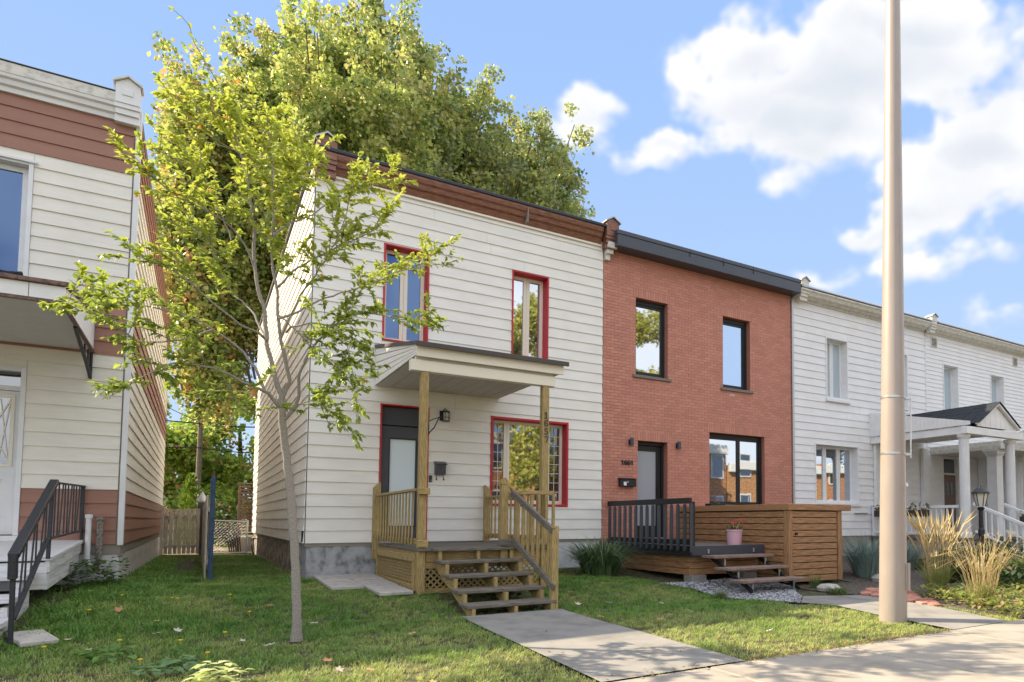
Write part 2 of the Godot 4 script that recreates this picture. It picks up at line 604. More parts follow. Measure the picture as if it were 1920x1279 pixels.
func sky_picture(w: int) -> ImageTexture:
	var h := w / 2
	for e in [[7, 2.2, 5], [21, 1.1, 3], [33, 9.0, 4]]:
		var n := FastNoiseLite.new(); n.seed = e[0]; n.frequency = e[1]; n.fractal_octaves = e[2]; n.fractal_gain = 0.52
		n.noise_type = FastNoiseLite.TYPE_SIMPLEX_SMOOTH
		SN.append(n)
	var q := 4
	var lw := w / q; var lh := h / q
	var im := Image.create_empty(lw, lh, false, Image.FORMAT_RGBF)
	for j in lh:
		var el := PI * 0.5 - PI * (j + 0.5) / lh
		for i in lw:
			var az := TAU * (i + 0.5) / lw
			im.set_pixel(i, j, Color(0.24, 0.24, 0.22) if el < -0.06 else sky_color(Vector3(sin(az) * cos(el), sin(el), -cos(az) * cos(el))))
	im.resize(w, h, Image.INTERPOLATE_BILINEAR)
	# fine pixels for the part of the sky that holds detailed clouds
	for j in range(int(h * 0.20), int(h * 0.5)):
		var el := PI * 0.5 - PI * (j + 0.5) / h
		for i in int(w * 0.25):
			var az := TAU * (i + 0.5) / w
			im.set_pixel(i, j, sky_color(Vector3(sin(az) * cos(el), sin(el), -cos(az) * cos(el))))
	return ImageTexture.create_from_image(im)

# ------------------------------------------------------------------ materials
func materials() -> void:
	T.soft = noise_tex(0.006, 5, 0.95, 1.0, 3)
	T.fine = noise_tex(0.05, 4, 0.78, 1.0, 5)
	T.stain = noise_tex(0.01, 6, 0.55, 1.0, 9, FastNoiseLite.TYPE_SIMPLEX_SMOOTH, 512, 0.88)
	T.grain = noise_tex(0.02, 5, 0.55, 1.0, 12, FastNoiseLite.TYPE_SIMPLEX_SMOOTH, 512, 0.85)
	T.light_stain = noise_tex(0.01, 6, 0.80, 1.0, 9, FastNoiseLite.TYPE_SIMPLEX_SMOOTH, 512, 0.95)
	T.worn = noise_tex(0.006, 7, 0.80, 1.0, 51, FastNoiseLite.TYPE_SIMPLEX_SMOOTH, 1024, 0.94)
	T.rough = noise_tex(0.08, 3, 0.5, 1.0, 17)
	T.blotch = noise_tex(0.009, 5, 0.45, 1.0, 23, FastNoiseLite.TYPE_SIMPLEX_SMOOTH, 512, 0.75)
	mat("cream", lin(0.84, 0.81, 0.745), 0.6, T.soft, Vector3(0.35, 0.9, 0.35), 0.0, 0.015, T.fine)
	mat("left_cream", lin(0.83, 0.79, 0.70), 0.62, T.soft, Vector3(0.5, 3.0, 0.5), 0.0, 0.015, T.fine)
	mat("brown_board", lin(0.345, 0.172, 0.122), 0.65, T.soft, Vector3(0.4, 2.0, 0.4), 0.0, 0.02, T.fine)
	mat("white", lin(0.80, 0.80, 0.80), 0.55, T.soft, Vector3(0.5, 0.7, 0.5))
	mat("white_board", lin(0.83, 0.82, 0.82), 0.55, T.soft, Vector3(0.4, 1.2, 0.4))
	mat("aged_white", lin(0.76, 0.73, 0.66), 0.7, T.light_stain, Vector3(1.2, 2.0, 1.2))
	mat("core", lin(0.30, 0.27, 0.23), 0.9)
	mat("cream_frame", lin(0.80, 0.74, 0.62), 0.45)
	mat("red", lin(0.50, 0.018, 0.03), 0.5, T.soft, Vector3(1, 1, 1))
	mat("copper", lin(0.34, 0.155, 0.10), 0.38, T.grain, Vector3(0.5, 6.0, 3.0), 0.25)
	mat("black_cap", lin(0.014, 0.017, 0.025), 0.45)
	mat("charcoal", lin(0.055, 0.062, 0.08), 0.35, T.soft, Vector3(1, 1, 1))
	mat("black", lin(0.012, 0.012, 0.014), 0.5)
	mat("iron", lin(0.028, 0.032, 0.042), 0.5, T.stain, Vector3(4, 4, 4))
	mat("roof_drip", lin(0.075, 0.065, 0.06), 0.7)
	mat("brick", lin(0.60, 0.27, 0.172), 0.75, T.stain, Vector3(0.9, 1.2, 0.9), 0.0, 0.12, T.rough)
	mat("mortar", lin(0.38, 0.155, 0.108), 0.85, T.soft, Vector3(0.5, 0.5, 0.5))
	for i in 5:
		var v: float = [0.9, 1.0, 1.07, 0.95, 1.03][i]
		mat("brick%d" % i, lin(0.55 * v, 0.238 * v * [1.0, 1.02, 1.03, 0.97, 1.0][i], 0.17 * v), 0.72, T.soft, Vector3(0.5, 0.5, 0.5), 0.0, 0.04, T.rough)
	mat("brick_mass", Color.WHITE, 0.72, T.soft, Vector3(0.5, 0.5, 0.5), 0.0, 0.04, T.rough).vertex_color_use_as_albedo = true
	mat("stone_sill", lin(0.25, 0.23, 0.20), 0.85, T.fine, Vector3(3, 3, 3))
	mat("foundation", lin(0.46, 0.46, 0.475), 0.9, T.stain, Vector3(0.9, 0.7, 0.9), 0.0, 0.8, T.rough)
	mat("foundation_side", lin(0.58, 0.51, 0.44), 0.9, T.blotch, Vector3(0.7, 0.9, 0.5), 0.0, 0.8, T.rough)
	mat("left_foundation", lin(0.74, 0.73, 0.72), 0.9, T.light_stain, Vector3(0.6, 0.6, 0.6), 0.0, 0.8, T.rough)
	mat("concrete", lin(0.36, 0.32, 0.27), 0.92, T.worn, Vector3(0.3, 0.3, 0.3), 0.0, 0.25, T.rough)
	mat("concrete_grey", lin(0.275, 0.26, 0.24), 0.92, T.worn, Vector3(0.3, 0.3, 0.3), 0.0, 0.25, T.rough)
	mat("slab", lin(0.52, 0.48, 0.44), 0.9, T.light_stain, Vector3(1.1, 1.1, 1.1), 0.0, 0.25, T.rough)
	mat("asphalt", lin(0.16, 0.155, 0.15), 0.95, T.fine, Vector3(1, 1, 1))
	mat("soil", lin(0.15, 0.14, 0.06), 0.98, T.blotch, Vector3(1.3, 1.3, 1.3), 0.0, 2.0, T.rough)
	mat("mulch", lin(0.27, 0.225, 0.18), 0.98, T.blotch, Vector3(2.5, 2.5, 2.5), 0.0, 3.0, T.rough)
	mat("gravel_bed", lin(0.27, 0.27, 0.29), 0.95, T.rough, Vector3(2.5, 2.5, 2.5), 0.0, 3.0, T.rough)
	for ax in ["x", "y", "z"]:
		var along_axis: Vector3 = {"x": Vector3(0.5, 7, 7), "y": Vector3(7, 0.5, 7), "z": Vector3(7, 7, 0.5)}[ax]
		mat("pine_" + ax, lin(0.54, 0.385, 0.155), 0.75, T.grain, along_axis, 0.0, 0.1, T.grain)
		mat("grey_" + ax, lin(0.225, 0.195, 0.16), 0.85, T.grain, along_axis, 0.0, 0.2, T.grain)
		mat("cedar_" + ax, lin(0.50, 0.265, 0.12), 0.65, T.grain, along_axis * Vector3(0.6, 0.6, 0.6), 0.0, 0.12, T.grain)
		mat("fence_" + ax, lin(0.84, 0.75, 0.62), 0.8, T.grain, along_axis, 0.0, 0.1, T.grain)
		mat("tread_" + ax, lin(0.33, 0.235, 0.19), 0.8, T.grain, along_axis, 0.0, 0.15, T.grain)
		mat("whitewood_" + ax, lin(0.74, 0.74, 0.75), 0.7, T.light_stain, along_axis * Vector3(0.5, 0.5, 0.5), 0.0, 0.05, T.grain)
	mat("soffit", lin(0.58, 0.54, 0.49), 0.7, T.soft, Vector3(1, 1, 1))
	mat("brown_trim", lin(0.24, 0.14, 0.11), 0.7, T.stain, Vector3(3, 3, 3))
	mat("pole", lin(0.405, 0.34, 0.30), 0.36, T.soft, Vector3(1.0, 0.5, 1.0), 0.15)
	mat("steel", lin(0.5, 0.5, 0.5), 0.35, null, Vector3.ONE, 0.8)
	mat("door_slate", lin(0.06, 0.068, 0.085), 0.5, T.soft, Vector3(1, 1, 1))
	mat("frosted", lin(0.70, 0.80, 0.84), 0.25)
	mat("frosted_dark", lin(0.34, 0.36, 0.40), 0.3)
	mat("curtain_glass", lin(0.42, 0.50, 0.55), 0.06)
	var wavy := FastNoiseLite.new(); wavy.frequency = 0.006; wavy.seed = 5; wavy.fractal_octaves = 2
	var wt := NoiseTexture2D.new(); wt.width = 256; wt.height = 256; wt.seamless = true; wt.noise = wavy; wt.as_normal_map = true; wt.bump_strength = 2.0
	for g in [["glass", Color(0.47, 0.51, 0.56), 0.35], ["glass_deep_sky_tint", Color(0.075, 0.12, 0.22), 0.25], ["glass_pale_sky_tint", Color(0.26, 0.36, 0.52), 0.15], ["glass_dark", Color(0.24, 0.25, 0.26), 0.5]]:  # the blue tints paint reflected sky into the panes
		var c: Color = g[1]
		var m := mat(g[0], lin(c.r, c.g, c.b), 0.02, null, Vector3.ONE, 0.95)
		m.uv1_triplanar = true
		m.uv1_world_triplanar = true
		m.uv1_scale = Vector3(0.8, 0.5, 0.8)
		m.normal_enabled = true
		m.normal_texture = wt
		m.normal_scale = 0.05 * g[2]
	mat("bark", lin(0.56, 0.50, 0.44), 0.9, T.rough, Vector3(4, 1.2, 4), 0.0, 0.5, T.rough)
	mat("dark_bark", lin(0.22, 0.18, 0.15), 0.95, T.rough, Vector3(2, 0.6, 2), 0.0, 1.0, T.rough)
	leaf_mat("leaf", Color.WHITE, 0.95, 0.42)
	leaf_mat("grass", Color.WHITE, 0.8, 0.6)
	mat("blue_paint", lin(0.028, 0.075, 0.16), 0.6, T.stain, Vector3(3, 1, 3))
	mat("pink", lin(0.62, 0.37, 0.46), 0.45)
	mat("terracotta", lin(0.30, 0.13, 0.09), 0.9)
	mat("lamp_glass", lin(0.62, 0.60, 0.52), 0.25)
	mat("shingle", lin(0.035, 0.045, 0.06), 0.9, T.blotch, Vector3(3, 3, 3), 0.0, 1.0, T.rough)
	mat("galv", lin(0.42, 0.43, 0.44), 0.4, null, Vector3.ONE, 0.6)

# ------------------------------------------------------------------ ground
var WALK := [Vector2(1.22, 4.2), Vector2(2.52, 4.2), Vector2(2.56, 7.815), Vector2(1.14, 7.815)]
var PATH := [Vector2(5.75, 5.30), Vector2(6.35, 4.75), Vector2(7.25, 5.15), Vector2(7.15, 6.4), Vector2(6.75, 7.82), Vector2(5.62, 7.82), Vector2(5.78, 6.6), Vector2(5.98, 5.75)]
var GRAVEL := [Vector2(5.0, 2.75), Vector2(5.3, 3.3), Vector2(5.25, 4.2), Vector2(5.6, 5.0), Vector2(5.75, 5.28), Vector2(6.34, 4.73), Vector2(7.2, 3.65), Vector2(7.2, 2.6)]
var PAVER := [Vector2(7.28, 5.12), Vector2(8.1, 4.55), Vector2(8.6, 4.9), Vector2(7.1, 6.75), Vector2(7.18, 6.35)]

func setting() -> void:
	# one ground sheet, finely stepped near the houses and running to the horizon
	var st := sts()
	var xs := [-400.0, -80.0, -30.0, -14.0]
	var x := -10.0
	while x < 20.0:
		xs.append(x); x += 0.4
	xs.append_array([22.0, 30.0, 60.0, 120.0, 400.0])
	var zs := [-400.0, -120.0, -60.0, -30.0, -20.0, -15.0]
	var z := -12.0
	while z < 8.4:
		zs.append(z); z += 0.4
	zs.append_array([9.0, 12.0, 40.0, 120.0, 400.0])
	for i in xs.size() - 1:
		for j in zs.size() - 1:
			var p := []
			for q in [[i, j], [i, j + 1], [i + 1, j + 1], [i + 1, j]]:
				p.append(Vector3(xs[q[0]], gy(xs[q[0]], zs[q[1]]) - 0.02, zs[q[1]]))
			quad(st, p[0], p[1], p[2], p[3])
	tag(done(self, "ground", st, M.soil), "brown earth under the lawns and yards", "ground", "", "structure")
	# sidewalk slabs
	var sw := Node3D.new(); sw.name = "sidewalk"; add_child(sw); tag(sw, "pale concrete sidewalk running along the front of the lawns", "sidewalk", "", "structure")
	var a := -9.4
	while a < 22.0:
		bxx(sw, "slab", a + 0.008, a + 1.65 - 0.008, -0.40, -0.255 + rnd(-0.003, 0.003), 7.83, 10.4, M.concrete, 0.012)
		a += 1.65
	bxx(sw, "curb", -40, 60, -0.6, -0.26, 10.41, 10.58, M.concrete_grey, 0.02)
	var rd := sts()
	quad(rd, Vector3(-300, -0.39, 10.58), Vector3(-300, -0.39, 19.0), Vector3(300, -0.39, 19.0), Vector3(300, -0.39, 10.58))
	# the road bed is cut lower than the lots
	tag(done(self, "road", rd, M.asphalt), "grey asphalt street in front of the sidewalk", "road", "", "structure")
	var wk := Node3D.new(); wk.name = "walkway"; add_child(wk)
	for e in [[4.2, 5.55], [5.562, 6.9], [6.912, 7.815]]:
		sheet(wk, "slab", [Vector2(1.22 - (e[0] - 4.2) * 0.022, e[0]), Vector2(2.52 + (e[0] - 4.2) * 0.011, e[0]), Vector2(2.52 + (e[1] - 4.2) * 0.011, e[1]), Vector2(1.22 - (e[1] - 4.2) * 0.022, e[1])], 0.012 + rnd(-0.003, 0.003), M.concrete_grey)
	tag(wk, "grey concrete walkway from the wooden steps to the sidewalk", "walkway", "", "structure")
	tag(sheet(self, "path", PATH, 0.012, M.concrete_grey), "concrete path between the pole and the planting bed", "path", "", "structure")
	tag(sheet(self, "gravel_path", GRAVEL, 0.006, M.gravel_bed), "grey gravel bed under the black deck", "gravel", "", "structure")
	# gravel stones
	var sb := sts()
	slathe(sb, Vector3.ZERO, [[0.0, -0.5], [0.8, -0.3], [1.0, 0.1], [0.6, 0.45], [0.0, 0.55]], 6)
	var gm := sb.commit()
	var xf := []; var cs := []
	for i in 5200:
		var p := Vector2(rnd(4.9, 7.3), rnd(2.6, 5.4))
		if not in_poly(p, GRAVEL): continue
		var s := rnd(0.009, 0.022)
		xf.append(Transform3D(Basis(Vector3(rnd(-1, 1), rnd(-1, 1), rnd(-1, 1)).normalized(), rnd(0, TAU)).scaled(Vector3(s, s * 0.7, s * 1.2)), Vector3(p.x, gy(p.x, p.y) + 0.008, p.y)))
		var v := rnd(0.16, 0.5)
		cs.append(Color(v, v, v * 1.06))
	var gmat := mat("stones", Color.WHITE, 0.9); gmat.vertex_color_use_as_albedo = true
	tag(multi(self, "gravel", gm, gmat, xf, cs), "loose grey crushed stone in front of the black deck", "gravel", "", "stuff")
	# red brick path
	var bp := Node3D.new(); bp.name = "brick_path"; add_child(bp); tag(bp, "old red brick path beside the planting bed", "path", "", "structure")
	sheet(bp, "bed", PAVER, 0.0, M.mulch)
	var pm := cmesh(Vector3(0.19, 0.05, 0.09), 0.008)
	for i in 9:
		for j in 22:
			var q := Vector2(7.0 + i * 0.2 + (0.1 if j % 2 else 0.0), 4.5 + j * 0.1)
			if in_poly(q, PAVER): put(bp, "brick", pm, M["brick%d" % RNG.randi_range(0, 4)] if rnd(0, 1) < 0.6 else M.terracotta, Vector3(q.x, gy(q.x, q.y) + 0.005 + rnd(-0.006, 0.006), q.y), Basis(Vector3.UP, rnd(-0.03, 0.03)))
	# mulch bed in front of the white house
	tag(sheet(self, "planting_bed_ground", [Vector2(8.75, 0.05), Vector2(15.8, 0.05), Vector2(15.8, 6.8), Vector2(7.3, 7.7), Vector2(7.15, 6.8), Vector2(8.62, 4.9), Vector2(8.1, 4.5), Vector2(7.3, 5.0), Vector2(7.25, 3.6), Vector2(8.75, 3.6)], -0.006, M.mulch, 0.4), "dark mulch ground of the planting bed before the white house", "ground", "", "structure")
	tag(sheet(self, "bare_path", [Vector2(-2.0, -9.0), Vector2(-1.45, -9.0), Vector2(-1.35, -3.6), Vector2(-1.5, -2.4), Vector2(-1.9, -3.0)], -0.012, M.mulch, 0.4), "worn bare strip of ground leading to the gate", "ground", "", "structure")
	tag(sheet(self, "back_yard_ground", [Vector2(-2.1, -12.0), Vector2(0.4, -12.0), Vector2(1.5, -26.0), Vector2(-5.0, -26.0)], -0.008, mat("sunlit_tint_yard", lin(0.30, 0.23, 0.11), 0.95, T.blotch, Vector3(1, 1, 1)), 1.0), "ground behind the fence with sunlit yellow in its colour", "ground", "", "structure")  # yellow of a sunlit patch is put into the ground colour
	# patio slabs against the foundation
	var pt := Node3D.new(); pt.name = "patio"; add_child(pt); tag(pt, "four square concrete patio slabs beside the wooden porch", "patio", "", "structure")
	for i in 2:
		for j in 3:
			var c := Vector3(0.36 + i * 0.44, 0, 0.45 + j * 0.93)
			if i == 0 and j == 2: continue
			c.y = gy(c.x, c.z) + 0.01
			box(pt, "slab", c, Vector3(0.43, 0.05, 0.92), M.slab, Basis(Vector3.RIGHT, 0.02 + rnd(-0.006, 0.006)), 0.008)

# ------------------------------------------------------------------ finial block on a party wall
func finial(house: Node, x: float, yb: float, s: float, m: Material, capm: Material, z := 0.2) -> void:
	var w := 0.15 * s
	var f := prism(house, "finial", [Vector2(-w, 0), Vector2(w, 0), Vector2(w, 0.30 * s), Vector2(0, 0.40 * s), Vector2(-w, 0.30 * s)], Vector3(x, yb, z - 0.22), Vector3.RIGHT, Vector3.UP, Vector3.BACK * 0.22, m)
	var b := sts()
	sprism(b, [Vector2(-w - 0.03, 0.285 * s), Vector2(0, 0.40 * s), Vector2(w + 0.03, 0.285 * s), Vector2(w + 0.03, 0.315 * s), Vector2(0, 0.43 * s), Vector2(-w - 0.03, 0.315 * s)], Vector3(x, yb + 0.006, z - 0.26), Vector3.RIGHT, Vector3.UP, Vector3.BACK * 0.3, )
	done(f, "cap", b, capm)
	bxx(f, "panel", x - w * 0.45, x + w * 0.45, yb + 0.12 * s, yb + 0.22 * s, z - 0.01, z + 0.012, m, 0.003)
	var k := sts()
	sboxm(k, x - w * 1.06, x + w * 1.06, yb - 0.07 * s, yb - 0.002, z - 0.2, z - 0.015)
	sboxm(k, x - w * 0.96, x + w * 0.96, yb - 0.16 * s, yb - 0.072 * s, z - 0.2, z - 0.04)
	sboxm(k, x - w * 1.02, x + w * 1.02, yb - 0.27 * s, yb - 0.162 * s, z - 0.2, z - 0.075)
	done(f, "bracket", k, m)

# ------------------------------------------------------------------ main house
func main_house() -> void:
	var h := thing("siding_house", "cream clapboard house with red window trim and a dark copper-coloured cornice", "house", Vector3(2.7, 0, 0))
	var W1 := Rect2(1.085, 4.06, 0.765, 1.705); var W2 := Rect2(3.395, 4.06, 0.755, 1.72)
	var BW := Rect2(3.02, 1.242, 1.585, 1.68); var DR := Rect2(1.09, 0.62, 0.81, 2.35)
	var ops := [W1, W2, BW, DR]
	wall_core(h, "wall_core", 0.01, 5.36, 0.55, 7.0, ops, M.core)
	var fw := wall_anchor(h, "front_wall", 0.0, 5.37, 0.6)
	siding(fw, "f", 0.0, 0.012, 5.365, 0.605, 6.785, 0.2, [W1, W2, BW, DR, Rect2(0.995, 3.28, 2.14, 0.01)], func(_y): return M.cream)
	var sw := wall_anchor(h, "side_wall", 0.0, 0.0, 0.6, true)
	siding(sw, "l", 0.0, -13.0, -0.0, 0.605, 6.985, 0.2, [], func(_y): return M.cream)
	# foundation
	bxx(h, "foundation", 0.035, 2.2, -0.5, 0.6, -0.9, -0.02, M.foundation, 0.01)
	bxx(h, "foundation", 2.202, 5.35, -0.5, 0.6, -0.9, -0.02, mat("pale_foundation", lin(0.74, 0.745, 0.76), 0.9, T.light_stain, Vector3(0.9, 0.9, 0.9)), 0.01)
	bxx(h, "side_foundation", 0.03, 0.6, -0.5, 0.602, -12.9, -0.901, M.foundation_side, 0.01)
	# corner piece at the lowest board
	bxx(h, "corner_gap", -0.03, -0.005, 0.62, 0.80, -0.12, -0.03, M.black, 0.002)
	# cornice
	var cp := sts()
	sprism(cp, [Vector2(0.004, 6.70), Vector2(0.05, 6.70), Vector2(0.075, 6.76), Vector2(0.09, 6.80), Vector2(0.13, 6.83), Vector2(0.15, 6.90), Vector2(0.18, 6.93), Vector2(0.195, 6.985), Vector2(0.20, 7.02), Vector2(0.004, 7.02)], Vector3(0.26, 0, 0), Vector3.BACK, Vector3.UP, Vector3.RIGHT * 5.02)
	done(h, "cornice", cp, M.copper)
	bxx(h, "frieze", 0.02, 5.30, 6.66, 6.70, 0.02, 0.055, M.cream_frame, 0.004)
	bxx(h, "cornice_joint", 3.62, 3.632, 6.72, 7.0, 0.02, 0.206, M.core, 0.002)
	bxx(h, "roof_cap", 0.0, 5.42, 7.022, 7.085, -0.25, 0.225, M.black_cap, 0.01)
	bxx(h, "roof", 0.02, 5.35, 6.99, 7.02, -13.0, -0.25, M.black_cap, 0.005)
	bar(h, "side_roof_trim", Vector3(-0.025, 7.0, 0.0), Vector3(-0.025, 7.0, -13.0), 0.05, 0.075, M.roof_drip)
	finial(h, 0.135, 6.90, 1.0, M.copper, M.galv)
	# canopy over the porch
	var cn := bxx(h, "canopy", 1.02, 3.17, 3.262, 3.30, 0.02, 2.70, M.soffit, 0.004)
	for i in 10:
		bxx(cn, "soffit_slat", 1.03 + i * 0.213, 1.03 + i * 0.213 + 0.207, 3.252, 3.2615, 0.03, 2.69, M.soffit, 0.003)
	prism(cn, "side_backing", [Vector2(0.022, 3.262), Vector2(2.70, 3.262), Vector2(2.70, 3.40), Vector2(0.022, 3.89)], Vector3(1.012, 0, 0), Vector3.BACK, Vector3.UP, Vector3.RIGHT * 0.012, M.core)
	for i in 5: # side boards, rising to the wall
		var t := float(i) / 5.0; var u := float(i + 1) / 5.0
		var ya := lerpf(3.255, 3.90, t); var yb := lerpf(3.255, 3.90, u)
		var za := lerpf(3.255, 3.415, t); var zb := lerpf(3.255, 3.415, u)
		prism(cn, "side_board", [Vector2(0.022, ya + 0.016), Vector2(2.72, za + 0.005), Vector2(2.72, zb - 0.001), Vector2(0.022, yb - 0.003)], Vector3(0.995 - 0.004 * (5 - i) / 5.0, 0, 0), Vector3.BACK, Vector3.UP, Vector3.RIGHT * 0.022, M.cream)
		prism(cn, "side_board", [Vector2(0.022, ya + 0.016), Vector2(2.72, za + 0.005), Vector2(2.72, zb - 0.001), Vector2(0.022, yb - 0.003)], Vector3(3.17, 0, 0), Vector3.BACK, Vector3.UP, Vector3.RIGHT * 0.02, M.cream)
	bxx(cn, "fascia", 0.99, 3.20, 3.235, 3.395, 2.722, 2.75, M.cream_frame, 0.004)
	prism(cn, "canopy_roof", [Vector2(0.023, 3.905), Vector2(2.80, 3.385), Vector2(2.80, 3.432), Vector2(0.023, 3.962)], Vector3(0.97, 0, 0), Vector3.BACK, Vector3.UP, Vector3.RIGHT * 2.28, M.roof_drip)
	bxx(cn, "drip_edge", 0.965, 3.255, 3.362, 3.43, 2.802, 2.83, M.roof_drip, 0.004)
	# windows
	for w in [W1, W2]:
		var r: Rect2 = w
		var win := Node3D.new(); win.name = "upper_window"; h.add_child(win, true); win.position = Vector3(r.get_center().x, r.position.y, 0) - gpos(h)
		lining(win, r, 0.27, M.red)
		var x0 := r.position.x + 0.032; var x1 := r.end.x - 0.032; var y0 := r.position.y + 0.034; var y1 := r.end.y - 0.034
		var xm := (x0 + x1) * 0.5
		sash(win, x0, xm - 0.002, y0, y1, -0.195, 0.062, M.cream_frame, M.glass_deep_sky_tint if w == W1 else M.glass)
		sash(win, xm + 0.002, x1, y0, y1, -0.195, 0.062, M.cream_frame, M.glass_deep_sky_tint if w == W1 else M.glass)
	var big := Node3D.new(); big.name = "front_window"; h.add_child(big, true); big.position = Vector3(BW.get_center().x, BW.position.y, 0) - gpos(h)
	lining(big, BW, 0.27, M.red, 0.045)
	var bx0 := BW.position.x + 0.047; var bx1 := BW.end.x - 0.047; var by0 := BW.position.y + 0.05; var by1 := BW.end.y - 0.047
	for g in [[bx0, bx0 + 0.33, true], [bx0 + 0.334, bx1 - 0.334, false], [bx1 - 0.33, bx1, true]]:
		var s := sash(big, g[0], g[1], by0, by1, -0.17, 0.055, M.cream_frame, M.glass_dark if g[2] else M.glass)
		if g[2]:
			bxx(s, "muntin", (g[0] + g[1]) * 0.5 - 0.006, (g[0] + g[1]) * 0.5 + 0.006, by0 + 0.066, by1 - 0.056, -0.192, -0.184, M.white, 0.002)
			for k in range(1, 8):
				var yy: float = lerpf(by0 + 0.06, by1 - 0.055, k / 8.0)
				bxx(s, "muntin", g[0] + 0.056, g[1] - 0.056, yy - 0.006, yy + 0.006, -0.1915, -0.1845, M.white, 0.002)
	# door
	var d := Node3D.new(); d.name = "door"; h.add_child(d, true); d.position = Vector3(1.495, 0.62, 0) - gpos(h)
	lining(d, DR, 0.27, M.red, 0.028, 0.028, false)
	bxx(d, "transom", 1.12, 1.87, 2.62, 2.935, -0.13, -0.08, M.door_slate, 0.006)
	var leaf := sts()
	sboxm(leaf, 1.12, 1.26, 0.62, 2.60, -0.13, -0.07); sboxm(leaf, 1.72, 1.87, 0.62, 2.60, -0.13, -0.07)
	sboxm(leaf, 1.26, 1.72, 2.40, 2.60, -0.13, -0.071); sboxm(leaf, 1.26, 1.72, 0.62, 0.86, -0.13, -0.071)
	done(d, "door_leaf", leaf, M.door_slate)
	for e in [[1.26, 1.275, 0.86, 2.40], [1.705, 1.72, 0.86, 2.40], [1.275, 1.705, 2.38, 2.40], [1.275, 1.705, 0.86, 0.88]]:
		bxx(d, "glass_bead", e[0], e[1], e[2], e[3], -0.12, -0.062, M.black, 0.002)
	bxx(d, "door_glass", 1.276, 1.704, 0.88, 2.38, -0.105, -0.095, M.frosted, 0.001)
	var rd := sts()
	for i in 20: sboxm(rd, 1.28 + i * 0.0212, 1.28 + i * 0.0212 + 0.011, 0.885, 2.375, -0.0955, -0.091)
	tag(done(d, "glass_reeds", rd, M.frosted), "", "", "", "stuff")
	bxx(d, "threshold", 1.12, 1.87, 0.56, 0.618, -0.2, 0.02, M.galv, 0.004)
	# wall fittings, each its own thing
	var ln := thing("wall_lantern", "black cage wall lantern with a pale glass beside the red-framed door", "lantern", Vector3(2.15, 2.73, 0.02))
	bxx(ln, "back_plate", 2.075, 2.145, 2.75, 2.93, 0.02, 0.045, M.black, 0.006)
	tube(ln, "arm", [Vector3(2.12, 2.9, 0.04), Vector3(2.15, 2.965, 0.07), Vector3(2.17, 2.95, 0.10), Vector3(2.17, 2.91, 0.10)], [0.009, 0.009, 0.009, 0.009], M.black)
	lathe(ln, "glass", Vector3(2.17, 2.755, 0.10), [[0.0, 0.0], [0.045, 0.0], [0.045, 0.13], [0.02, 0.145], [0.0, 0.145]], M.lamp_glass, 16)
	var cg := sts()
	for k in 6:
		var a := TAU * k / 6
		sbox(cg, Vector3(2.17 + cos(a) * 0.06, 2.82, 0.10 + sin(a) * 0.06), Vector3(0.007, 0.18, 0.007))
	for yy in [2.735, 2.80, 2.90]:
		slathe(cg, Vector3(2.17, yy, 0.10), [[0.056, 0.0], [0.064, 0.0], [0.064, 0.009], [0.056, 0.009], [0.056, 0.0]], 16)
	done(ln, "cage", cg, M.black)
	lathe(ln, "cap", Vector3(2.17, 2.909, 0.10), [[0.0, 0.0], [0.066, 0.0], [0.05, 0.012], [0.0, 0.02]], M.black, 16)
	var mb := thing("mailbox", "black metal mailbox with two newspaper hooks beside the door", "mailbox", Vector3(2.095, 1.78, 0.02))
	prism(mb, "body", [Vector2(0.02, 1.78), Vector2(0.10, 1.78), Vector2(0.11, 1.96), Vector2(0.02, 1.985)], Vector3(2.005, 0, 0), Vector3.BACK, Vector3.UP, Vector3.RIGHT * 0.18, M.charcoal)
	prism(mb, "lid", [Vector2(0.02, 1.987), Vector2(0.125, 1.955), Vector2(0.13, 1.972), Vector2(0.02, 2.02)], Vector3(1.993, 0, 0), Vector3.BACK, Vector3.UP, Vector3.RIGHT * 0.205, M.charcoal)
	bxx(mb, "slot", 2.09, 2.102, 1.87, 1.93, 0.104, 0.113, M.black, 0.002)
	for xx in [2.03, 2.155]:
		tube(mb, "hook", [Vector3(xx, 1.785, 0.06), Vector3(xx, 1.70, 0.06), Vector3(xx, 1.685, 0.075), Vector3(xx, 1.69, 0.095), Vector3(xx, 1.715, 0.10)], [0.008, 0.008, 0.008, 0.008, 0.006], M.black, 6)
	var db := thing("doorbell", "small black doorbell with camera beside the red door frame", "doorbell", Vector3(1.937, 1.65, 0.02))
	bxx(db, "body", 1.915, 1.962, 1.645, 1.765, 0.02, 0.048, M.black, 0.006)
	lathe(db, "button", Vector3(1.938, 1.675, 0.049), [[0.0, 0.0], [0.014, 0.0], [0.014, 0.006], [0.0, 0.006]], M.steel, 12)
	var gc := thing("garden_cables", "bundle of black garden hose and cable hanging on the side foundation", "hose", Vector3(-0.03, 0.0, -11.2))
	for i in 7:
		var o := rnd(-0.12, 0.12)
		tube(gc, "strand", [Vector3(-0.02, 0.48, -11.2 + o * 0.4), Vector3(-0.06 - rnd(0, 0.05), 0.44, -11.15 + o), Vector3(-0.05 - rnd(0, 0.06), 0.2, -11.1 + o * 1.6), Vector3(-0.05, -0.02 - rnd(-0.08, 0.03), -11.05 + o * 2.2)], [0.014, 0.016, 0.016, 0.014], M.iron if i % 3 else M.galv, 6)
	tube(gc, "tap", [Vector3(0.0, 0.45, -10.7), Vector3(-0.10, 0.45, -10.7), Vector3(-0.12, 0.40, -10.7)], [0.015, 0.015, 0.012], M.terracotta, 6)
	var wb := thing("wooden_box", "small orange-brown wooden box fixed to the rear corner of the side wall", "box", Vector3(-0.12, 4.9, -12.6))
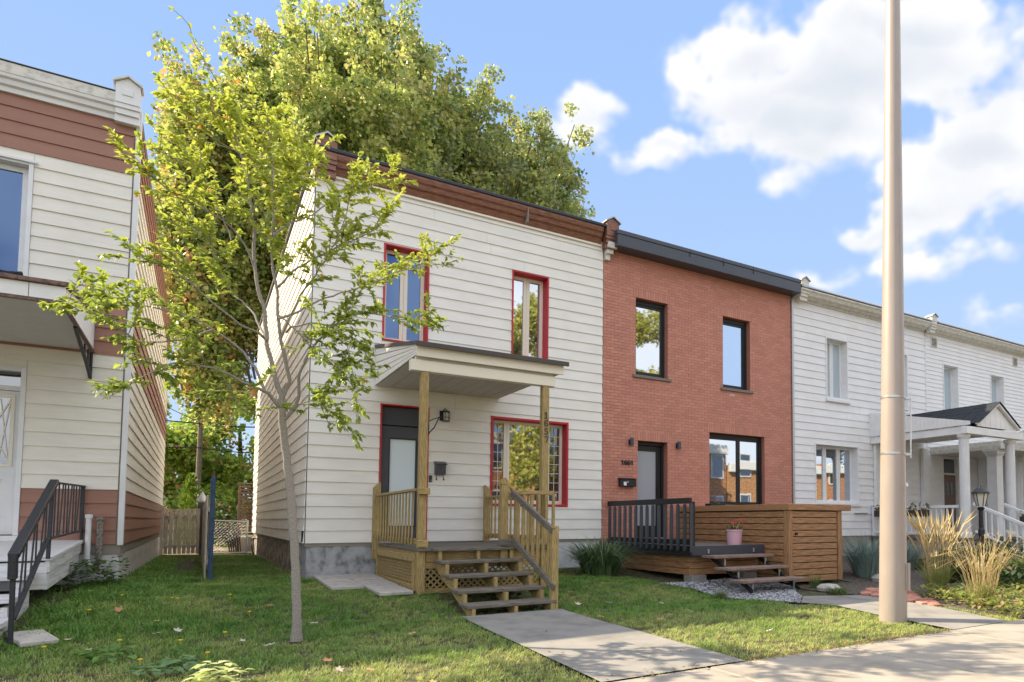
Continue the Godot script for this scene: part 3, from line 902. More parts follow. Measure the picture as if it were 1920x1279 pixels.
	bxx(wb, "body", -0.24, -0.025, 4.78, 5.06, -12.75, -12.45, M.cedar_y, 0.006)
	prism(wb, "lid", [Vector2(-0.28, 5.065), Vector2(-0.024, 5.10), Vector2(-0.024, 5.13), Vector2(-0.28, 5.085)], Vector3(0, 0, -12.8), Vector3.RIGHT, Vector3.UP, Vector3.BACK * 0.4, M.cedar_x)

func wall_anchor(h: Node, nm: String, x0: float, x1: float, y: float, side := false) -> MeshInstance3D:
	# a thin starter strip below the lowest board; the boards are its pieces
	if side: return bxx(h, nm, x0 - 0.002 if x0 <= 0.0 else x0 - 0.004, x0 + 0.01, y - 0.01, y + 0.004, -12.99, -0.01, M.core, 0.001)
	return bxx(h, nm, x0 + 0.02, x1 - 0.02, y - 0.01, y + 0.004, -0.003, 0.008, M.core, 0.001)

# ------------------------------------------------------------------ left house
func left_house() -> void:
	var h := thing("banded_house", "cream clapboard house with brown bands and a white cornice at the left edge", "house", Vector3(-4.5, 0, 0))
	var DR := Rect2(-4.45, 0.77, 1.10, 2.24); var WN := Rect2(-4.75, 4.02, 1.36, 1.80)
	wall_core(h, "wall_core", -13.5, -2.29, 0.5, 7.0, [DR, WN], M.core)
	var fw := bxx(h, "front_wall", -7.0, -2.36, 0.63, 0.644, -0.003, 0.008, M.core, 0.001)
	var mf := func(y: float) -> Material: return M.brown_board if (y < 1.41 or (y > 3.36 and y < 4.07) or y > 5.9) else M.left_cream
	siding(fw, "f", 0.0, -7.0, -2.345, 0.64, 6.72, 0.19, [DR, WN], mf, 0.022, 9.0)
	var sw := bxx(h, "side_wall", -2.30, -2.288, 0.63, 0.644, -12.99, -0.05, M.core, 0.001)
	siding(sw, "r", -2.286, -13.0, -0.055, 0.64, 6.92, 0.19, [], mf, 0.022, 6.0)
	bxx(h, "corner_trim", -2.328, -2.262, 0.62, 6.95, -0.055, 0.032, M.white, 0.005)
	bxx(h, "foundation", -8.0, -2.31, -0.5, 0.635, -0.9, -0.02, M.left_foundation, 0.01)
	bxx(h, "side_foundation", -3.0, -2.30, -0.5, 0.637, -12.9, -0.901, M.left_foundation, 0.01)
	# cornice: boards and mouldings below a flat fascia
	var cp := sts()
	sprism(cp, [Vector2(0.004, 6.70), Vector2(0.05, 6.70), Vector2(0.06, 6.76), Vector2(0.10, 6.78), Vector2(0.115, 6.84), Vector2(0.15, 6.86), Vector2(0.16, 6.90), Vector2(0.004, 6.90)], Vector3(-13.5, 0, 0), Vector3.BACK, Vector3.UP, Vector3.RIGHT * 10.98)
	done(h, "cornice", cp, M.white)
	bxx(h, "roof_fascia", -13.5, -2.52, 6.902, 7.055, -0.25, 0.165, M.aged_white, 0.008)
	bxx(h, "roof_cap", -13.5, -2.53, 7.056, 7.07, -0.26, 0.18, M.roof_drip, 0.003)
	bxx(h, "roof", -13.4, -2.29, 6.93, 7.02, -13.0, -0.251, M.roof_drip, 0.003)
	finial(h, -2.425, 6.91, 0.92, M.white, M.aged_white, 0.19)
	# upper window
	var w := Node3D.new(); w.name = "upper_window"; h.add_child(w, true); w.position = Vector3(-4.07, 4.02, 0) - gpos(h)
	lining(w, WN, 0.2, M.white, 0.05, 0.035)
	bxx(w, "head_cap", -4.80, -3.345, 5.80, 5.835, 0.034, 0.065, M.white, 0.004)
	sash(w, -4.0, -3.445, 4.075, 5.765, -0.10, 0.07, M.white, M.glass_deep_sky_tint)
	sash(w, -4.695, -4.004, 4.075, 5.765, -0.10, 0.07, M.white, M.glass_deep_sky_tint)
	# door with a diamond-lattice light
	var d := Node3D.new(); d.name = "door"; h.add_child(d, true); d.position = Vector3(-3.9, 0.77, 0) - gpos(h)
	lining(d, DR, 0.22, M.white, 0.055, 0.03, false)
	bxx(d, "transom_bar", -4.39, -3.41, 2.70, 2.76, -0.12, -0.05, M.white, 0.004)
	bxx(d, "transom_pane", -4.39, -3.41, 2.762, 2.95, -0.11, -0.10, M.glass_dark, 0.001)
	bxx(d, "door_leaf", -4.39, -3.41, 0.78, 2.695, -0.12, -0.075, M.white, 0.006)
	bxx(d, "door_pane", -4.25, -3.50, 1.72, 2.60, -0.078, -0.070, M.glass_dark, 0.001)
	for e in [[-4.29, -3.46, 2.60, 2.64], [-4.29, -3.46, 1.68, 1.72], [-4.29, -4.25, 1.72, 2.60], [-3.50, -3.46, 1.72, 2.60]]:
		bxx(d, "light_frame", e[0], e[1], e[2], e[3], -0.080, -0.055, M.cream_frame, 0.003)
	for s in [1.0, -1.0]:
		for k in 4:
			var c := Vector3(-4.16 + k * 0.25, 2.16, -0.062)
			var a := c + Vector3(-0.19 * s, -0.42, 0); var b := c + Vector3(0.19 * s, 0.42, 0)
			a.x = clampf(a.x, -4.25, -3.5); b.x = clampf(b.x, -4.25, -3.5)
			bar(d, "lattice_bar", a, b, 0.022, 0.012 + 0.002 * s, M.cream_frame, 0.002)
	for s in [1.0, -1.0]:
		bar(d, "door_moulding", Vector3(-3.72 - 0.17 * s, 1.0, -0.072), Vector3(-3.72 + 0.17 * s, 1.52, -0.072), 0.03, 0.014 + 0.002 * s, M.white, 0.003)
	bxx(d, "sill", -4.45, -3.30, 0.70, 0.768, -0.2, 0.10, M.white, 0.006)
	# canopy on black iron brackets
	var cn := bxx(h, "canopy", -6.5, -2.70, 3.335, 3.36, 0.02, 2.62, M.soffit, 0.004)
	for i in 9:
		prism(cn, "side_plank", [Vector2(0.03 + i * 0.287, 3.33), Vector2(0.03 + i * 0.287 + 0.282, 3.33), Vector2(0.03 + i * 0.287 + 0.282, 3.86 - 0.136 * (0.05 + i * 0.287 + 0.282)), Vector2(0.03 + i * 0.287, 3.86 - 0.136 * (0.05 + i * 0.287))], Vector3(-2.70, 0, 0), Vector3.BACK, Vector3.UP, Vector3.RIGHT * 0.02, M.white)
	for i in 13: bxx(cn, "front_plank", -6.5 + i * 0.295, -6.5 + i * 0.295 + 0.29, 3.345, 3.50, 2.622, 2.645, M.white, 0.003)
	bar(cn, "side_drip", Vector3(-2.685, 3.885, 0.03), Vector3(-2.685, 3.53, 2.67), 0.075, 0.05, M.brown_trim)
	bxx(cn, "front_drip", -6.5, -2.66, 3.505, 3.55, 2.62, 2.69, M.brown_trim, 0.004)
	bxx(cn, "lower_trim", -6.5, -2.67, 3.31, 3.334, 2.60, 2.655, M.brown_trim, 0.003)
	bar(cn, "side_lower_trim", Vector3(-2.685, 3.32, 0.03), Vector3(-2.685, 3.32, 2.6), 0.045, 0.026, M.brown_trim)
	prism(cn, "canopy_roof", [Vector2(0.02, 3.87), Vector2(2.62, 3.515), Vector2(2.62, 3.56), Vector2(0.02, 3.93)], Vector3(-6.5, 0, 0), Vector3.BACK, Vector3.UP, Vector3.RIGHT * 3.77, M.shingle)
	# ragged moss and torn shingle on the front edge
	var rg := sts()
	for i in 26:
		sbox(rg, Vector3(-3.9 + i * 0.035 + rnd(-0.01, 0.01), 3.56 + rnd(-0.012, 0.012), 2.66 + rnd(-0.02, 0.02)), Vector3(0.045, 0.03, 0.05), Basis(Vector3.BACK, rnd(-0.3, 0.3)))
	tag(done(cn, "torn_shingle", rg, M.shingle), "", "", "", "stuff")
	var br := sts()
	stube(br, [Vector3(-2.70, 3.305, 1.6), Vector3(-2.70, 3.2, 1.1), Vector3(-2.70, 3.08, 0.5), Vector3(-2.70, 2.98, 0.12), Vector3(-2.70, 2.95, 0.04)], [0.02, 0.022, 0.022, 0.022, 0.022], 6)
	stube(br, [Vector3(-2.70, 2.94, 0.035), Vector3(-2.70, 3.3, 0.035)], [0.02, 0.02], 6)
	stube(br, [Vector3(-2.70, 3.04, 0.35), Vector3(-2.70, 3.29, 0.35)], [0.012, 0.012], 6)
	stube(br, [Vector3(-2.70, 3.13, 0.7), Vector3(-2.70, 3.29, 0.7)], [0.012, 0.012], 6)
	done(cn, "bracket", br, M.black)
	# vent pipes between porch and wall
	var p1 := thing("white_pipe", "upright white plastic vent pipe beside the white porch", "pipe", Vector3(-2.62, 0.1, 0.1))
	tube(p1, "pipe", [Vector3(-2.60, 0.22, 0.06), Vector3(-2.61, 0.36, 0.14), Vector3(-2.63, 0.45, 0.14), Vector3(-2.63, 1.02, 0.14)], [0.032, 0.032, 0.032, 0.032], M.white, 12)
	lathe(p1, "cap", Vector3(-2.63, 1.0, 0.14), [[0.036, 0.0], [0.042, 0.0], [0.042, 0.05], [0.0, 0.055]], M.white, 12)
	var p2 := thing("rusty_pipe", "rusty peeling vent pipe standing next to the white pipe", "pipe", Vector3(-2.52, 0.1, 0.1))
	var rust := mat("peeling", lin(0.42, 0.36, 0.31), 0.8, T.blotch, Vector3(5, 5, 5))
	tube(p2, "pipe", [Vector3(-2.56, 0.30, 0.06), Vector3(-2.52, 0.38, 0.12), Vector3(-2.51, 0.48, 0.12), Vector3(-2.51, 0.99, 0.12)], [0.036, 0.038, 0.036, 0.036], rust, 12)
	lathe(p2, "cap", Vector3(-2.51, 0.97, 0.12), [[0.04, 0.0], [0.05, 0.0], [0.05, 0.045], [0.0, 0.05]], rust, 12)

# ------------------------------------------------------------------ brick house
func brick_house() -> void:
	var h := thing("brick_house", "painted red brick house with black windows and a black metal parapet", "house", Vector3(8.0, 0, 0))
	var W1 := Rect2(6.17, 4.085, 0.825, 1.68); var W2 := Rect2(8.555, 4.07, 0.83, 1.70)
	var DR := Rect2(6.232, 0.55, 0.76, 2.125); var BW := Rect2(8.15, 1.34, 1.68, 1.655)
	var ops := [W1, W2, DR, BW]
	wall_core(h, "wall_core", 5.375, 10.75, 0.1, 6.95, ops, M.mortar, -0.0)
	bxx(h, "foundation", 5.38, 10.74, -0.5, 0.56, -0.8, 0.004, M.foundation, 0.01)
	var wall := bxx(h, "wall", 5.40, 10.73, 0.575, 0.585, -0.01, 0.012, M.mortar, 0.001)
	# bricks: running bond, soldier courses over the openings
	var L := 0.1815; var H := 0.0645
	var soldiers := []
	for o in ops: soldiers.append(Rect2(o.position.x - 0.06, o.end.y, o.size.x + 0.12, 0.19))
	var list := []
	var row := 0
	var y := 0.60
	while y < 6.66:
		var x := 5.378 - (L * 0.5 if row % 2 else 0.0)
		while x < 10.75:
			var a: float = maxf(x, 5.378); var b: float = minf(x + L, 10.75)
			var pieces := [[a, b]]
			for o in ops + soldiers:
				var r: Rect2 = o
				if r.position.y < y + H * 0.5 and r.end.y > y + H * 0.5:
					var np := []
					for p in pieces:
						if r.position.x > p[0]: np.append([p[0], minf(p[1], r.position.x)])
						if r.end.x < p[1]: np.append([maxf(p[0], r.end.x), p[1]])
					pieces = np
			for p in pieces:
				if p[1] - p[0] > 0.025: list.append([p[0], p[1], y, y + H])
			x += L
		y += H; row += 1
	for r in soldiers:
		var n := int(round(r.size.x / H))
		for i in n:
			list.append([r.position.x + r.size.x * i / n, r.position.x + r.size.x * (i + 1) / n, r.position.y + 0.002, r.end.y - 0.002])
	list.sort_custom(func(p, q): return Vector2(p[0] + 1.4, (p[2] - 1.0) * 0.6).length() < Vector2(q[0] + 1.4, (q[2] - 1.0) * 0.6).length())
	var st := sts()
	var j := 0.003
	for i in list.size():
		var p: Array = list[i]
		var proud := 0.005 + rnd(-0.001, 0.0012)
		var s := Vector3(snappedf(p[1] - p[0] - j * 2, 0.002), p[3] - p[2] - j * 2, 0.03)
		var c := Vector3((p[0] + p[1]) * 0.5, (p[2] + p[3]) * 0.5, proud - 0.015)
		if i < 300:
			put(wall, "brick", cmesh(Vector3(s.x, snappedf(s.y, 0.001), s.z), 0.003), M["brick%d" % RNG.randi_range(0, 4)], c, Basis(Vector3.BACK, rnd(-0.006, 0.006)))
		else:
			var v := rnd(0.9, 1.08)
			var worn := rnd(0, 1) < 0.0012 or (Rect2(8.62, 3.80, 0.26, 0.20).has_point(Vector2(c.x, c.y)) and rnd(0, 1) < 0.5)
			st.set_color(Color(0.62, 0.38, 0.30) if worn else Color(0.55 * v, 0.238 * v * rnd(0.97, 1.03), 0.17 * v))
			sbox(st, c, s, Basis(Vector3.BACK, rnd(-0.006, 0.006)))
	tag(done(wall, "brickwork", st, M.brick_mass), "", "", "", "stuff")
	# parapet
	bxx(h, "parapet", 5.52, 10.78, 6.645, 6.89, -0.2, 0.35, M.charcoal, 0.006)
	bxx(h, "parapet_cap", 5.51, 10.79, 6.892, 6.985, -0.3, 0.362, M.charcoal, 0.01)
	for xx in [7.35, 9.2, 8.3]: bxx(h, "cap_seam", xx, xx + 0.006, 6.80, 6.986, 0.3, 0.366, M.black, 0.001)
	bxx(h, "roof", 5.4, 10.7, 6.90, 6.95, -13.0, -0.31, M.black_cap, 0.004)
	finial(h, 5.47, 6.86, 0.95, M.copper, M.galv, 0.24)
	var cb := sts()
	sboxm(cb, 5.375, 5.58, 6.62, 6.74, 0.02, 0.22); sboxm(cb, 5.385, 5.53, 6.52, 6.618, 0.02, 0.15); sboxm(cb, 5.39, 5.49, 6.40, 6.518, 0.02, 0.09)
	done(h, "corbel", cb, M.aged_white)
	# windows
	for e in [[W1, M.glass], [W2, M.glass_pale_sky_tint]]:
		var r: Rect2 = e[0]
		var w := Node3D.new(); w.name = "upper_window"; h.add_child(w, true); w.position = Vector3(r.get_center().x, r.position.y, 0) - gpos(h)
		var x0 := r.position.x + 0.002; var x1 := r.end.x - 0.002; var y0 := r.position.y + 0.002; var y1 := r.end.y - 0.002
		bxx(w, "frame_head", x0, x1, y1 - 0.09, y1, -0.2, -0.12, M.black, 0.004)
		bxx(w, "frame_side", x0, x0 + 0.04, y0, y1 - 0.091, -0.2, -0.12, M.black, 0.004)
		bxx(w, "frame_side", x1 - 0.04, x1, y0, y1 - 0.091, -0.2, -0.12, M.black, 0.004)
		bxx(w, "frame_foot", x0 + 0.041, x1 - 0.041, y0, y0 + 0.05, -0.2, -0.13, M.black, 0.004)
		sash(w, x0 + 0.041, x1 - 0.041, y0 + 0.052, y1 - 0.092, -0.14, 0.05, M.black, e[1])
		box(h, "window_sill", Vector3(r.get_center().x, r.position.y - 0.03, -0.02), Vector3(r.size.x + 0.16, 0.06, 0.14), M.stone_sill, Basis(Vector3.RIGHT, 0.05), 0.006)
	var bw := Node3D.new(); bw.name = "front_window"; h.add_child(bw, true); bw.position = Vector3(BW.get_center().x, BW.position.y, 0) - gpos(h)
	bxx(bw, "frame_head", 8.152, 9.828, 2.91, 2.993, -0.2, -0.12, M.black, 0.004)
	bxx(bw, "frame_side", 8.152, 8.19, 1.342, 2.909, -0.2, -0.12, M.black, 0.004)
	bxx(bw, "frame_side", 9.765, 9.828, 1.342, 2.909, -0.2, -0.10, M.black, 0.004)
	sash(bw, 8.192, 9.115, 1.36, 2.908, -0.13, 0.045, M.black, M.glass)
	sash(bw, 9.12, 9.763, 1.36, 2.908, -0.13, 0.045, M.black, M.glass)
	bxx(h, "window_sill", 8.09, 9.89, 1.285, 1.338, -0.1, 0.045, M.stone_sill, 0.006)
	# door
	var d := Node3D.new(); d.name = "door"; h.add_child(d, true); d.position = Vector3(6.61, 0.55, 0) - gpos(h)
	bxx(d, "frame_head", 6.236, 6.988, 2.60, 2.672, -0.24, -0.14, M.black, 0.004)
	bxx(d, "frame_side", 6.236, 6.262, 0.6, 2.599, -0.24, -0.14, M.black, 0.004)
	bxx(d, "frame_side", 6.94, 6.988, 0.6, 2.599, -0.24, -0.14, M.black, 0.004)
	bxx(d, "door_leaf", 6.264, 6.938, 0.605, 2.597, -0.24, -0.19, M.black, 0.004)
	bxx(d, "door_glass", 6.30, 6.80, 0.86, 2.47, -0.192, -0.180, M.frosted_dark, 0.003)
	tube(d, "handle", [Vector3(6.87, 1.50, -0.15), Vector3(6.87, 1.70, -0.15)], [0.012, 0.012], M.black)
	bxx(d, "threshold", 6.20, 7.02, 0.535, 0.60, -0.24, 0.05, M.concrete_grey, 0.006)
	# wall lights, number and mailbox
	for e in [[6.035, "black cylinder wall light between the white house corner and the glazed door", "wall_light"], [7.245, "black cylinder wall light between the glazed door and the wide window", "wall_light_001"]]:
		var x: float = e[0]
		var l := thing(e[2], e[1], "wall light", Vector3(x, 2.54, 0.012), "wall lights beside the black door")
		bxx(l, "back_plate", x - 0.035, x + 0.035, 2.57, 2.68, 0.012, 0.03, M.black, 0.003)
		lathe(l, "shade", Vector3(x + 0.01, 2.545, 0.075), [[0.0, 0.0], [0.04, 0.0], [0.042, 0.16], [0.0, 0.16]], M.charcoal, 18)
	var no := letters(self, "house_number", "1661", Vector3(5.963, 2.185, 0.022), 0.10, 0.018, M.black, "Droid Sans", true)
	tag(no, "black metal number 1661 on the brick wall above the flat mailbox", "house number")
	var mb := thing("flat_mailbox", "wide flat black mailbox on the brick wall under the number 1661", "mailbox", Vector3(5.945, 1.68, 0.012))
	bxx(mb, "body", 5.755, 6.135, 1.68, 1.83, 0.012, 0.11, M.black, 0.006)
	prism(mb, "lid", [Vector2(0.012, 1.832), Vector2(0.12, 1.832), Vector2(0.12, 1.84), Vector2(0.012, 1.865)], Vector3(5.75, 0, 0), Vector3.BACK, Vector3.UP, Vector3.RIGHT * 0.39, M.black)
	bxx(mb, "sticker", 5.83, 5.90, 1.70, 1.775, 0.1102, 0.1115, M.white, 0.001)
	bxx(mb, "sticker", 5.915, 5.945, 1.765, 1.785, 0.1102, 0.1115, M.white, 0.001)
	bxx(h, "downpipe", 10.745, 10.80, 0.2, 6.6, 0.005, 0.06, M.galv, 0.012)

# ------------------------------------------------------------------ white houses
func white_sash_window(h: Node, r: Rect2, cols: int, gm: Material) -> Node3D:
	var w := Node3D.new(); w.name = "window"; h.add_child(w, true); w.position = Vector3(r.get_center().x, r.position.y, 0) - gpos(h)
	lining(w, r, 0.27, M.white_board, 0.035, 0.03)
	var x0 := r.position.x + 0.037; var x1 := r.end.x - 0.037
	for k in cols:
		sash(w, lerpf(x0, x1, float(k) / cols) + 0.002, lerpf(x0, x1, float(k + 1) / cols) - 0.002, r.position.y + 0.037, r.end.y - 0.037, -0.19, 0.06, M.white, gm)
	return w

func eave(h: Node, x0: float, x1: float) -> void:
	var cp := sts()
	sprism(cp, [Vector2(0.004, 6.575), Vector2(0.04, 6.575), Vector2(0.05, 6.62), Vector2(0.14, 6.63), Vector2(0.18, 6.66), Vector2(0.25, 6.68), Vector2(0.29, 6.745), Vector2(0.33, 6.78), Vector2(0.33, 6.81), Vector2(0.004, 6.81)], Vector3(x0, 0, 0), Vector3.BACK, Vector3.UP, Vector3.RIGHT * (x1 - x0))
	done(h, "cornice", cp, M.aged_white)
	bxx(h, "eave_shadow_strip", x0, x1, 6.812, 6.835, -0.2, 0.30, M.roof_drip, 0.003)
	prism(h, "roof_edge", [Vector2(-0.3, 6.837), Vector2(0.35, 6.837), Vector2(0.35, 6.87), Vector2(0.15, 6.98), Vector2(-0.3, 6.98)], Vector3(x0, 0, 0), Vector3.BACK, Vector3.UP, Vector3.RIGHT * (x1 - x0), M.galv)

func vent(h: Node, x: float) -> void:
	var v := bxx(h, "vent", x, x + 0.29, 6.19, 6.51, 0.005, 0.035, M.aged_white, 0.004)
	bxx(v, "opening", x + 0.035, x + 0.255, 6.225, 6.475, 0.0352, 0.037, M.black, 0.001)
	for i in 6: bxx(v, "slat", x + 0.03, x + 0.26, 6.235 + i * 0.042, 6.235 + i * 0.042 + 0.014, 0.036, 0.055, M.aged_white, 0.002)

func white_house() -> void:
	var h := thing("white_house", "white wide-board clapboard house right of the brick house", "house", Vector3(13.5, 0, 0))
	var W1 := Rect2(11.985, 4.17, 0.855, 1.64); var W2 := Rect2(14.55, 4.15, 0.84, 1.65); var BW := Rect2(11.545, 1.40, 1.665, 1.57); var DR := Rect2(14.35, 0.55, 0.92, 2.2)
	var ops := [W1, W2, BW, DR]
	wall_core(h, "wall_core", 10.80, 16.235, 0.1, 6.8, ops, M.core)
	var fw := bxx(h, "front_wall", 10.85, 16.2, 0.56, 0.574, -0.003, 0.008, M.core, 0.001)
	siding(fw, "f", 0.0, 10.81, 16.23, 0.57, 6.58, 0.194, ops, func(_y): return M.white_board)
	bxx(h, "foundation", 10.82, 16.2, -0.5, 0.565, -0.6, -0.02, M.foundation, 0.01)
	bxx(h, "seam_trim", 16.225, 16.26, 0.57, 6.48, -0.002, 0.028, M.white_board, 0.003)
	eave(h, 10.82, 16.15)
	bxx(h, "roof", 10.82, 16.2, 6.81, 6.85, -13.0, -0.3, M.galv, 0.004)
	finial(h, 10.98, 6.76, 0.85, M.aged_white, M.galv, 0.3)
	white_sash_window(h, W1, 2, M.curtain_glass)
	bxx(h, "window_sill", 11.96, 12.88, 4.09, 4.168, -0.02, 0.075, M.white, 0.006)
	white_sash_window(h, W2, 2, M.curtain_glass)
	white_sash_window(h, BW, 3, M.glass)
	bxx(h, "window_sill", 11.5, 13.26, 1.345, 1.398, -0.02, 0.06, M.white, 0.006)
	var d := Node3D.new(); d.name = "door"; h.add_child(d, true); d.position = Vector3(14.8, 0.55, 0) - gpos(h)
	lining(d, DR, 0.2, M.white, 0.05, 0.03, false)
	bxx(d, "door_leaf", 14.40, 15.22, 0.56, 2.69, -0.16, -0.10, M.white, 0.006)
	bxx(d, "door_glass", 14.55, 15.07, 1.5, 2.5, -0.102, -0.094, M.curtain_glass, 0.002)
	bxx(h, "meter_ledge", 13.0, 13.5, 1.16, 1.18, 0.02, 0.07, M.galv, 0.003)

func neighbour_house() -> void:
	var h := thing("narrow_board_house", "white house with narrow clapboards and louvred vents at the right edge", "house", Vector3(19.5, 0, 0))
	var W3 := Rect2(17.10, 4.05, 0.80, 1.72); var W4 := Rect2(19.67, 4.05, 0.80, 1.71); var DR := Rect2(16.98, 0.62, 0.80, 2.27); var DL := Rect2(19.5, 0.9, 0.85, 2.0)
	var ops := [W3, W4, DR, DL]
	wall_core(h, "wall_core", 16.245, 23.0, 0.1, 6.8, ops, M.core)
	var fw := bxx(h, "front_wall", 16.3, 22.9, 0.56, 0.574, -0.003, 0.008, M.core, 0.001)
	siding(fw, "f", 0.0, 16.265, 22.9, 0.57, 6.58, 0.122, ops, func(_y): return M.white_board, 0.02, 9.0)
	bxx(h, "foundation", 16.3, 22.9, -0.5, 0.565, -0.6, -0.02, M.foundation, 0.01)
	eave(h, 16.45, 23.0)
	finial(h, 16.30, 6.76, 0.8, M.aged_white, M.galv, 0.32)
	vent(h, 16.53); vent(h, 21.03)
	white_sash_window(h, W3, 1, M.curtain_glass)
	white_sash_window(h, W4, 1, M.curtain_glass)
	white_sash_window(h, DL, 1, M.curtain_glass)
	var d := Node3D.new(); d.name = "door"; h.add_child(d, true); d.position = Vector3(17.4, 0.62, 0) - gpos(h)
	lining(d, DR, 0.14, M.white, 0.04, 0.03, false)
	bxx(d, "transom", 17.03, 17.74, 2.42, 2.83, -0.1, -0.09, M.glass_dark, 0.002)
	bxx(d, "transom_bar", 17.03, 17.74, 2.37, 2.419, -0.1, -0.05, M.white, 0.003)
	bxx(d, "door_leaf", 17.03, 17.74, 0.63, 2.368, -0.1, -0.06, M.tread_y, 0.005)
	for k in 3: bxx(d, "door_light", 17.12 + k * 0.2, 17.22 + k * 0.2, 1.75, 2.15, -0.062, -0.055, M.glass_dark, 0.002)

# ------------------------------------------------------------------ main porch
func main_porch() -> void:
	var p := thing("wooden_porch", "weathered pine porch with lattice skirt, railings and open steps before the red-framed door", "porch", Vector3(2.0, 0, 1.3))
	# deck boards run along the front
	for i in 14:
		var z0 := 0.03 + i * 0.194
		bxx(p, "deck_board", 1.08 + rnd(-0.008, 0.008), 3.04 + rnd(-0.008, 0.008), 0.545 + rnd(0, 0.003), 0.586 + rnd(-0.002, 0.002), z0, z0 + 0.188, M.grey_x, 0.005)
	bxx(p, "rim_joist", 1.10, 1.14, 0.41, 0.543, 0.04, 2.60, M.pine_z)
	bxx(p, "rim_joist", 1.20, 3.0, 0.39, 0.543, 2.60, 2.64, M.pine_x)
	bxx(p, "rim_joist", 2.96, 3.0, 0.41, 0.543, 0.04, 2.59, M.pine_z)
	# posts
	bxx(p, "post", 1.08, 1.185, -0.08, 3.04, 2.575, 2.68, M.pine_y, 0.006)
	bxx(p, "post", 2.885, 2.995, 0.586, 3.04, 2.575, 2.68, M.pine_y, 0.006)
	bxx(p, "post", 2.89, 2.99, -0.1, 0.54, 2.585, 2.67, M.pine_y, 0.006)
	bxx(p, "beam", 0.935, 3.09, 3.045, 3.20, 2.565, 2.69, M.cream_frame, 0.006)
	bxx(p, "beam_filler", 1.0, 3.06, 3.201, 3.251, 2.58, 2.67, M.soffit, 0.003)
	# wall posts with bevelled tops
	for e in [[1.0, 1.105, 0.33, 1.56], [2.90, 3.0, 0.588, 1.56]]:
		prism(p, "wall_post", [Vector2(e[0], e[2]), Vector2(e[1], e[2]), Vector2(e[1], e[3] + (0.06 if e[0] < 2 else -0.04)), Vector2(e[0], e[3] + (-0.04 if e[0] < 2 else 0.06))], Vector3(0, 0, 0.025), Vector3.RIGHT, Vector3.UP, Vector3.BACK * 0.10, M.pine_y)
	# left railing
	bxx(p, "rail", 1.04, 1.13, 1.375, 1.415, 0.126, 2.574, M.pine_z, 0.006)
	bxx(p, "rail_cap_end", 1.055, 1.215, 1.33, 1.42, 2.681, 2.735, M.pine_x, 0.006)
	bxx(p, "rail", 1.07, 1.11, 0.64, 0.72, 0.126, 2.574, M.pine_z, 0.006)
	bxx(p, "rail_foot_end", 1.055, 1.205, 0.60, 0.70, 2.681, 2.735, M.pine_x, 0.006)
	for i in 13:
		var zz := 0.22 + i * 0.183
		bxx(p, "baluster", 1.046, 1.066, 0.63, 1.372 - rnd(0, 0.006), zz, zz + 0.048, M.pine_y, 0.006)
	# right railing on the far side of the deck
	bxx(p, "rail", 2.91, 2.99, 1.375, 1.415, 0.126, 2.574, M.pine_z, 0.006)
	bxx(p, "rail", 2.93, 2.97, 0.66, 0.74, 0.126, 2.574, M.pine_z, 0.006)
	for i in 13:
		var zz := 0.22 + i * 0.183
		bxx(p, "baluster", 2.905, 2.929, 0.65, 1.372, zz, zz + 0.045, M.pine_y, 0.008)
	# front railing between newel and post
	bxx(p, "newel", 2.235, 2.34, 0.30, 1.50, 2.642, 2.74, M.pine_y, 0.006)
	prism(p, "newel_cap", [Vector2(2.225, 1.501), Vector2(2.35, 1.501), Vector2(2.35, 1.54), Vector2(2.2875, 1.60), Vector2(2.225, 1.54)], Vector3(0, 0, 2.635), Vector3.RIGHT, Vector3.UP, Vector3.BACK * 0.11, M.pine_y)
	bxx(p, "rail", 2.342, 3.07, 1.36, 1.42, 2.683, 2.735, M.pine_x, 0.006)
	bxx(p, "rail", 2.342, 3.05, 0.61, 0.69, 2.70, 2.74, M.pine_x, 0.006)
	bxx(p, "newel_block", 2.19, 2.40, 0.60, 0.70, 2.742, 2.79, M.grey_x, 0.006)
	for i in 6:
		var xx := 2.43 + i * 0.118
		bxx(p, "baluster", xx, xx + 0.045, 0.60, 1.355, 2.742, 2.782, M.pine_y, 0.008)
	# lattice skirts
	bxx(p, "skirt_frame", 1.055, 1.099, 0.40, 0.50, 0.10, 2.574, M.pine_z)
	bxx(p, "skirt_frame", 1.055, 1.099, 0.0, 0.085, 0.10, 2.574, M.pine_z)
	bxx(p, "skirt_frame", 1.056, 1.098, 0.086, 0.399, 0.10, 0.17, M.pine_y)
	bxx(p, "skirt_frame", 1.056, 1.098, 0.086, 0.399, 2.46, 2.573, M.pine_y)
	lattice(p, Vector3(1.09, 0.086, 0.17), Vector3.BACK, 2.29, 0.313, Vector3.RIGHT)
	bxx(p, "skirt_frame", 1.19, 2.88, 0.30, 0.385, 2.60, 2.635, M.pine_x)
	bxx(p, "skirt_frame", 1.19, 2.88, -0.05, 0.03, 2.60, 2.635, M.pine_x)
	lattice(p, Vector3(1.19, 0.03, 2.62), Vector3.RIGHT, 1.69, 0.27, Vector3.BACK)
	# steps
	var prof := [Vector2(2.64, 0.545), Vector2(2.78, 0.545), Vector2(2.78, 0.383), Vector2(3.12, 0.383), Vector2(3.12, 0.213), Vector2(3.50, 0.213), Vector2(3.50, 0.048), Vector2(3.89, 0.048), Vector2(3.89, -0.097), Vector2(4.22, -0.097), Vector2(4.22, -0.215), Vector2(4.10, -0.215), Vector2(2.64, 0.30)]
	for xx in [1.335, 1.87, 2.36]:
		prism(p, "stringer", prof, Vector3(xx, 0, 0), Vector3.BACK, Vector3.UP, Vector3.RIGHT * 0.045, M.pine_z)
	var ty := [0.425, 0.255, 0.09, -0.055]; var tz := [2.72, 3.09, 3.46, 3.84]
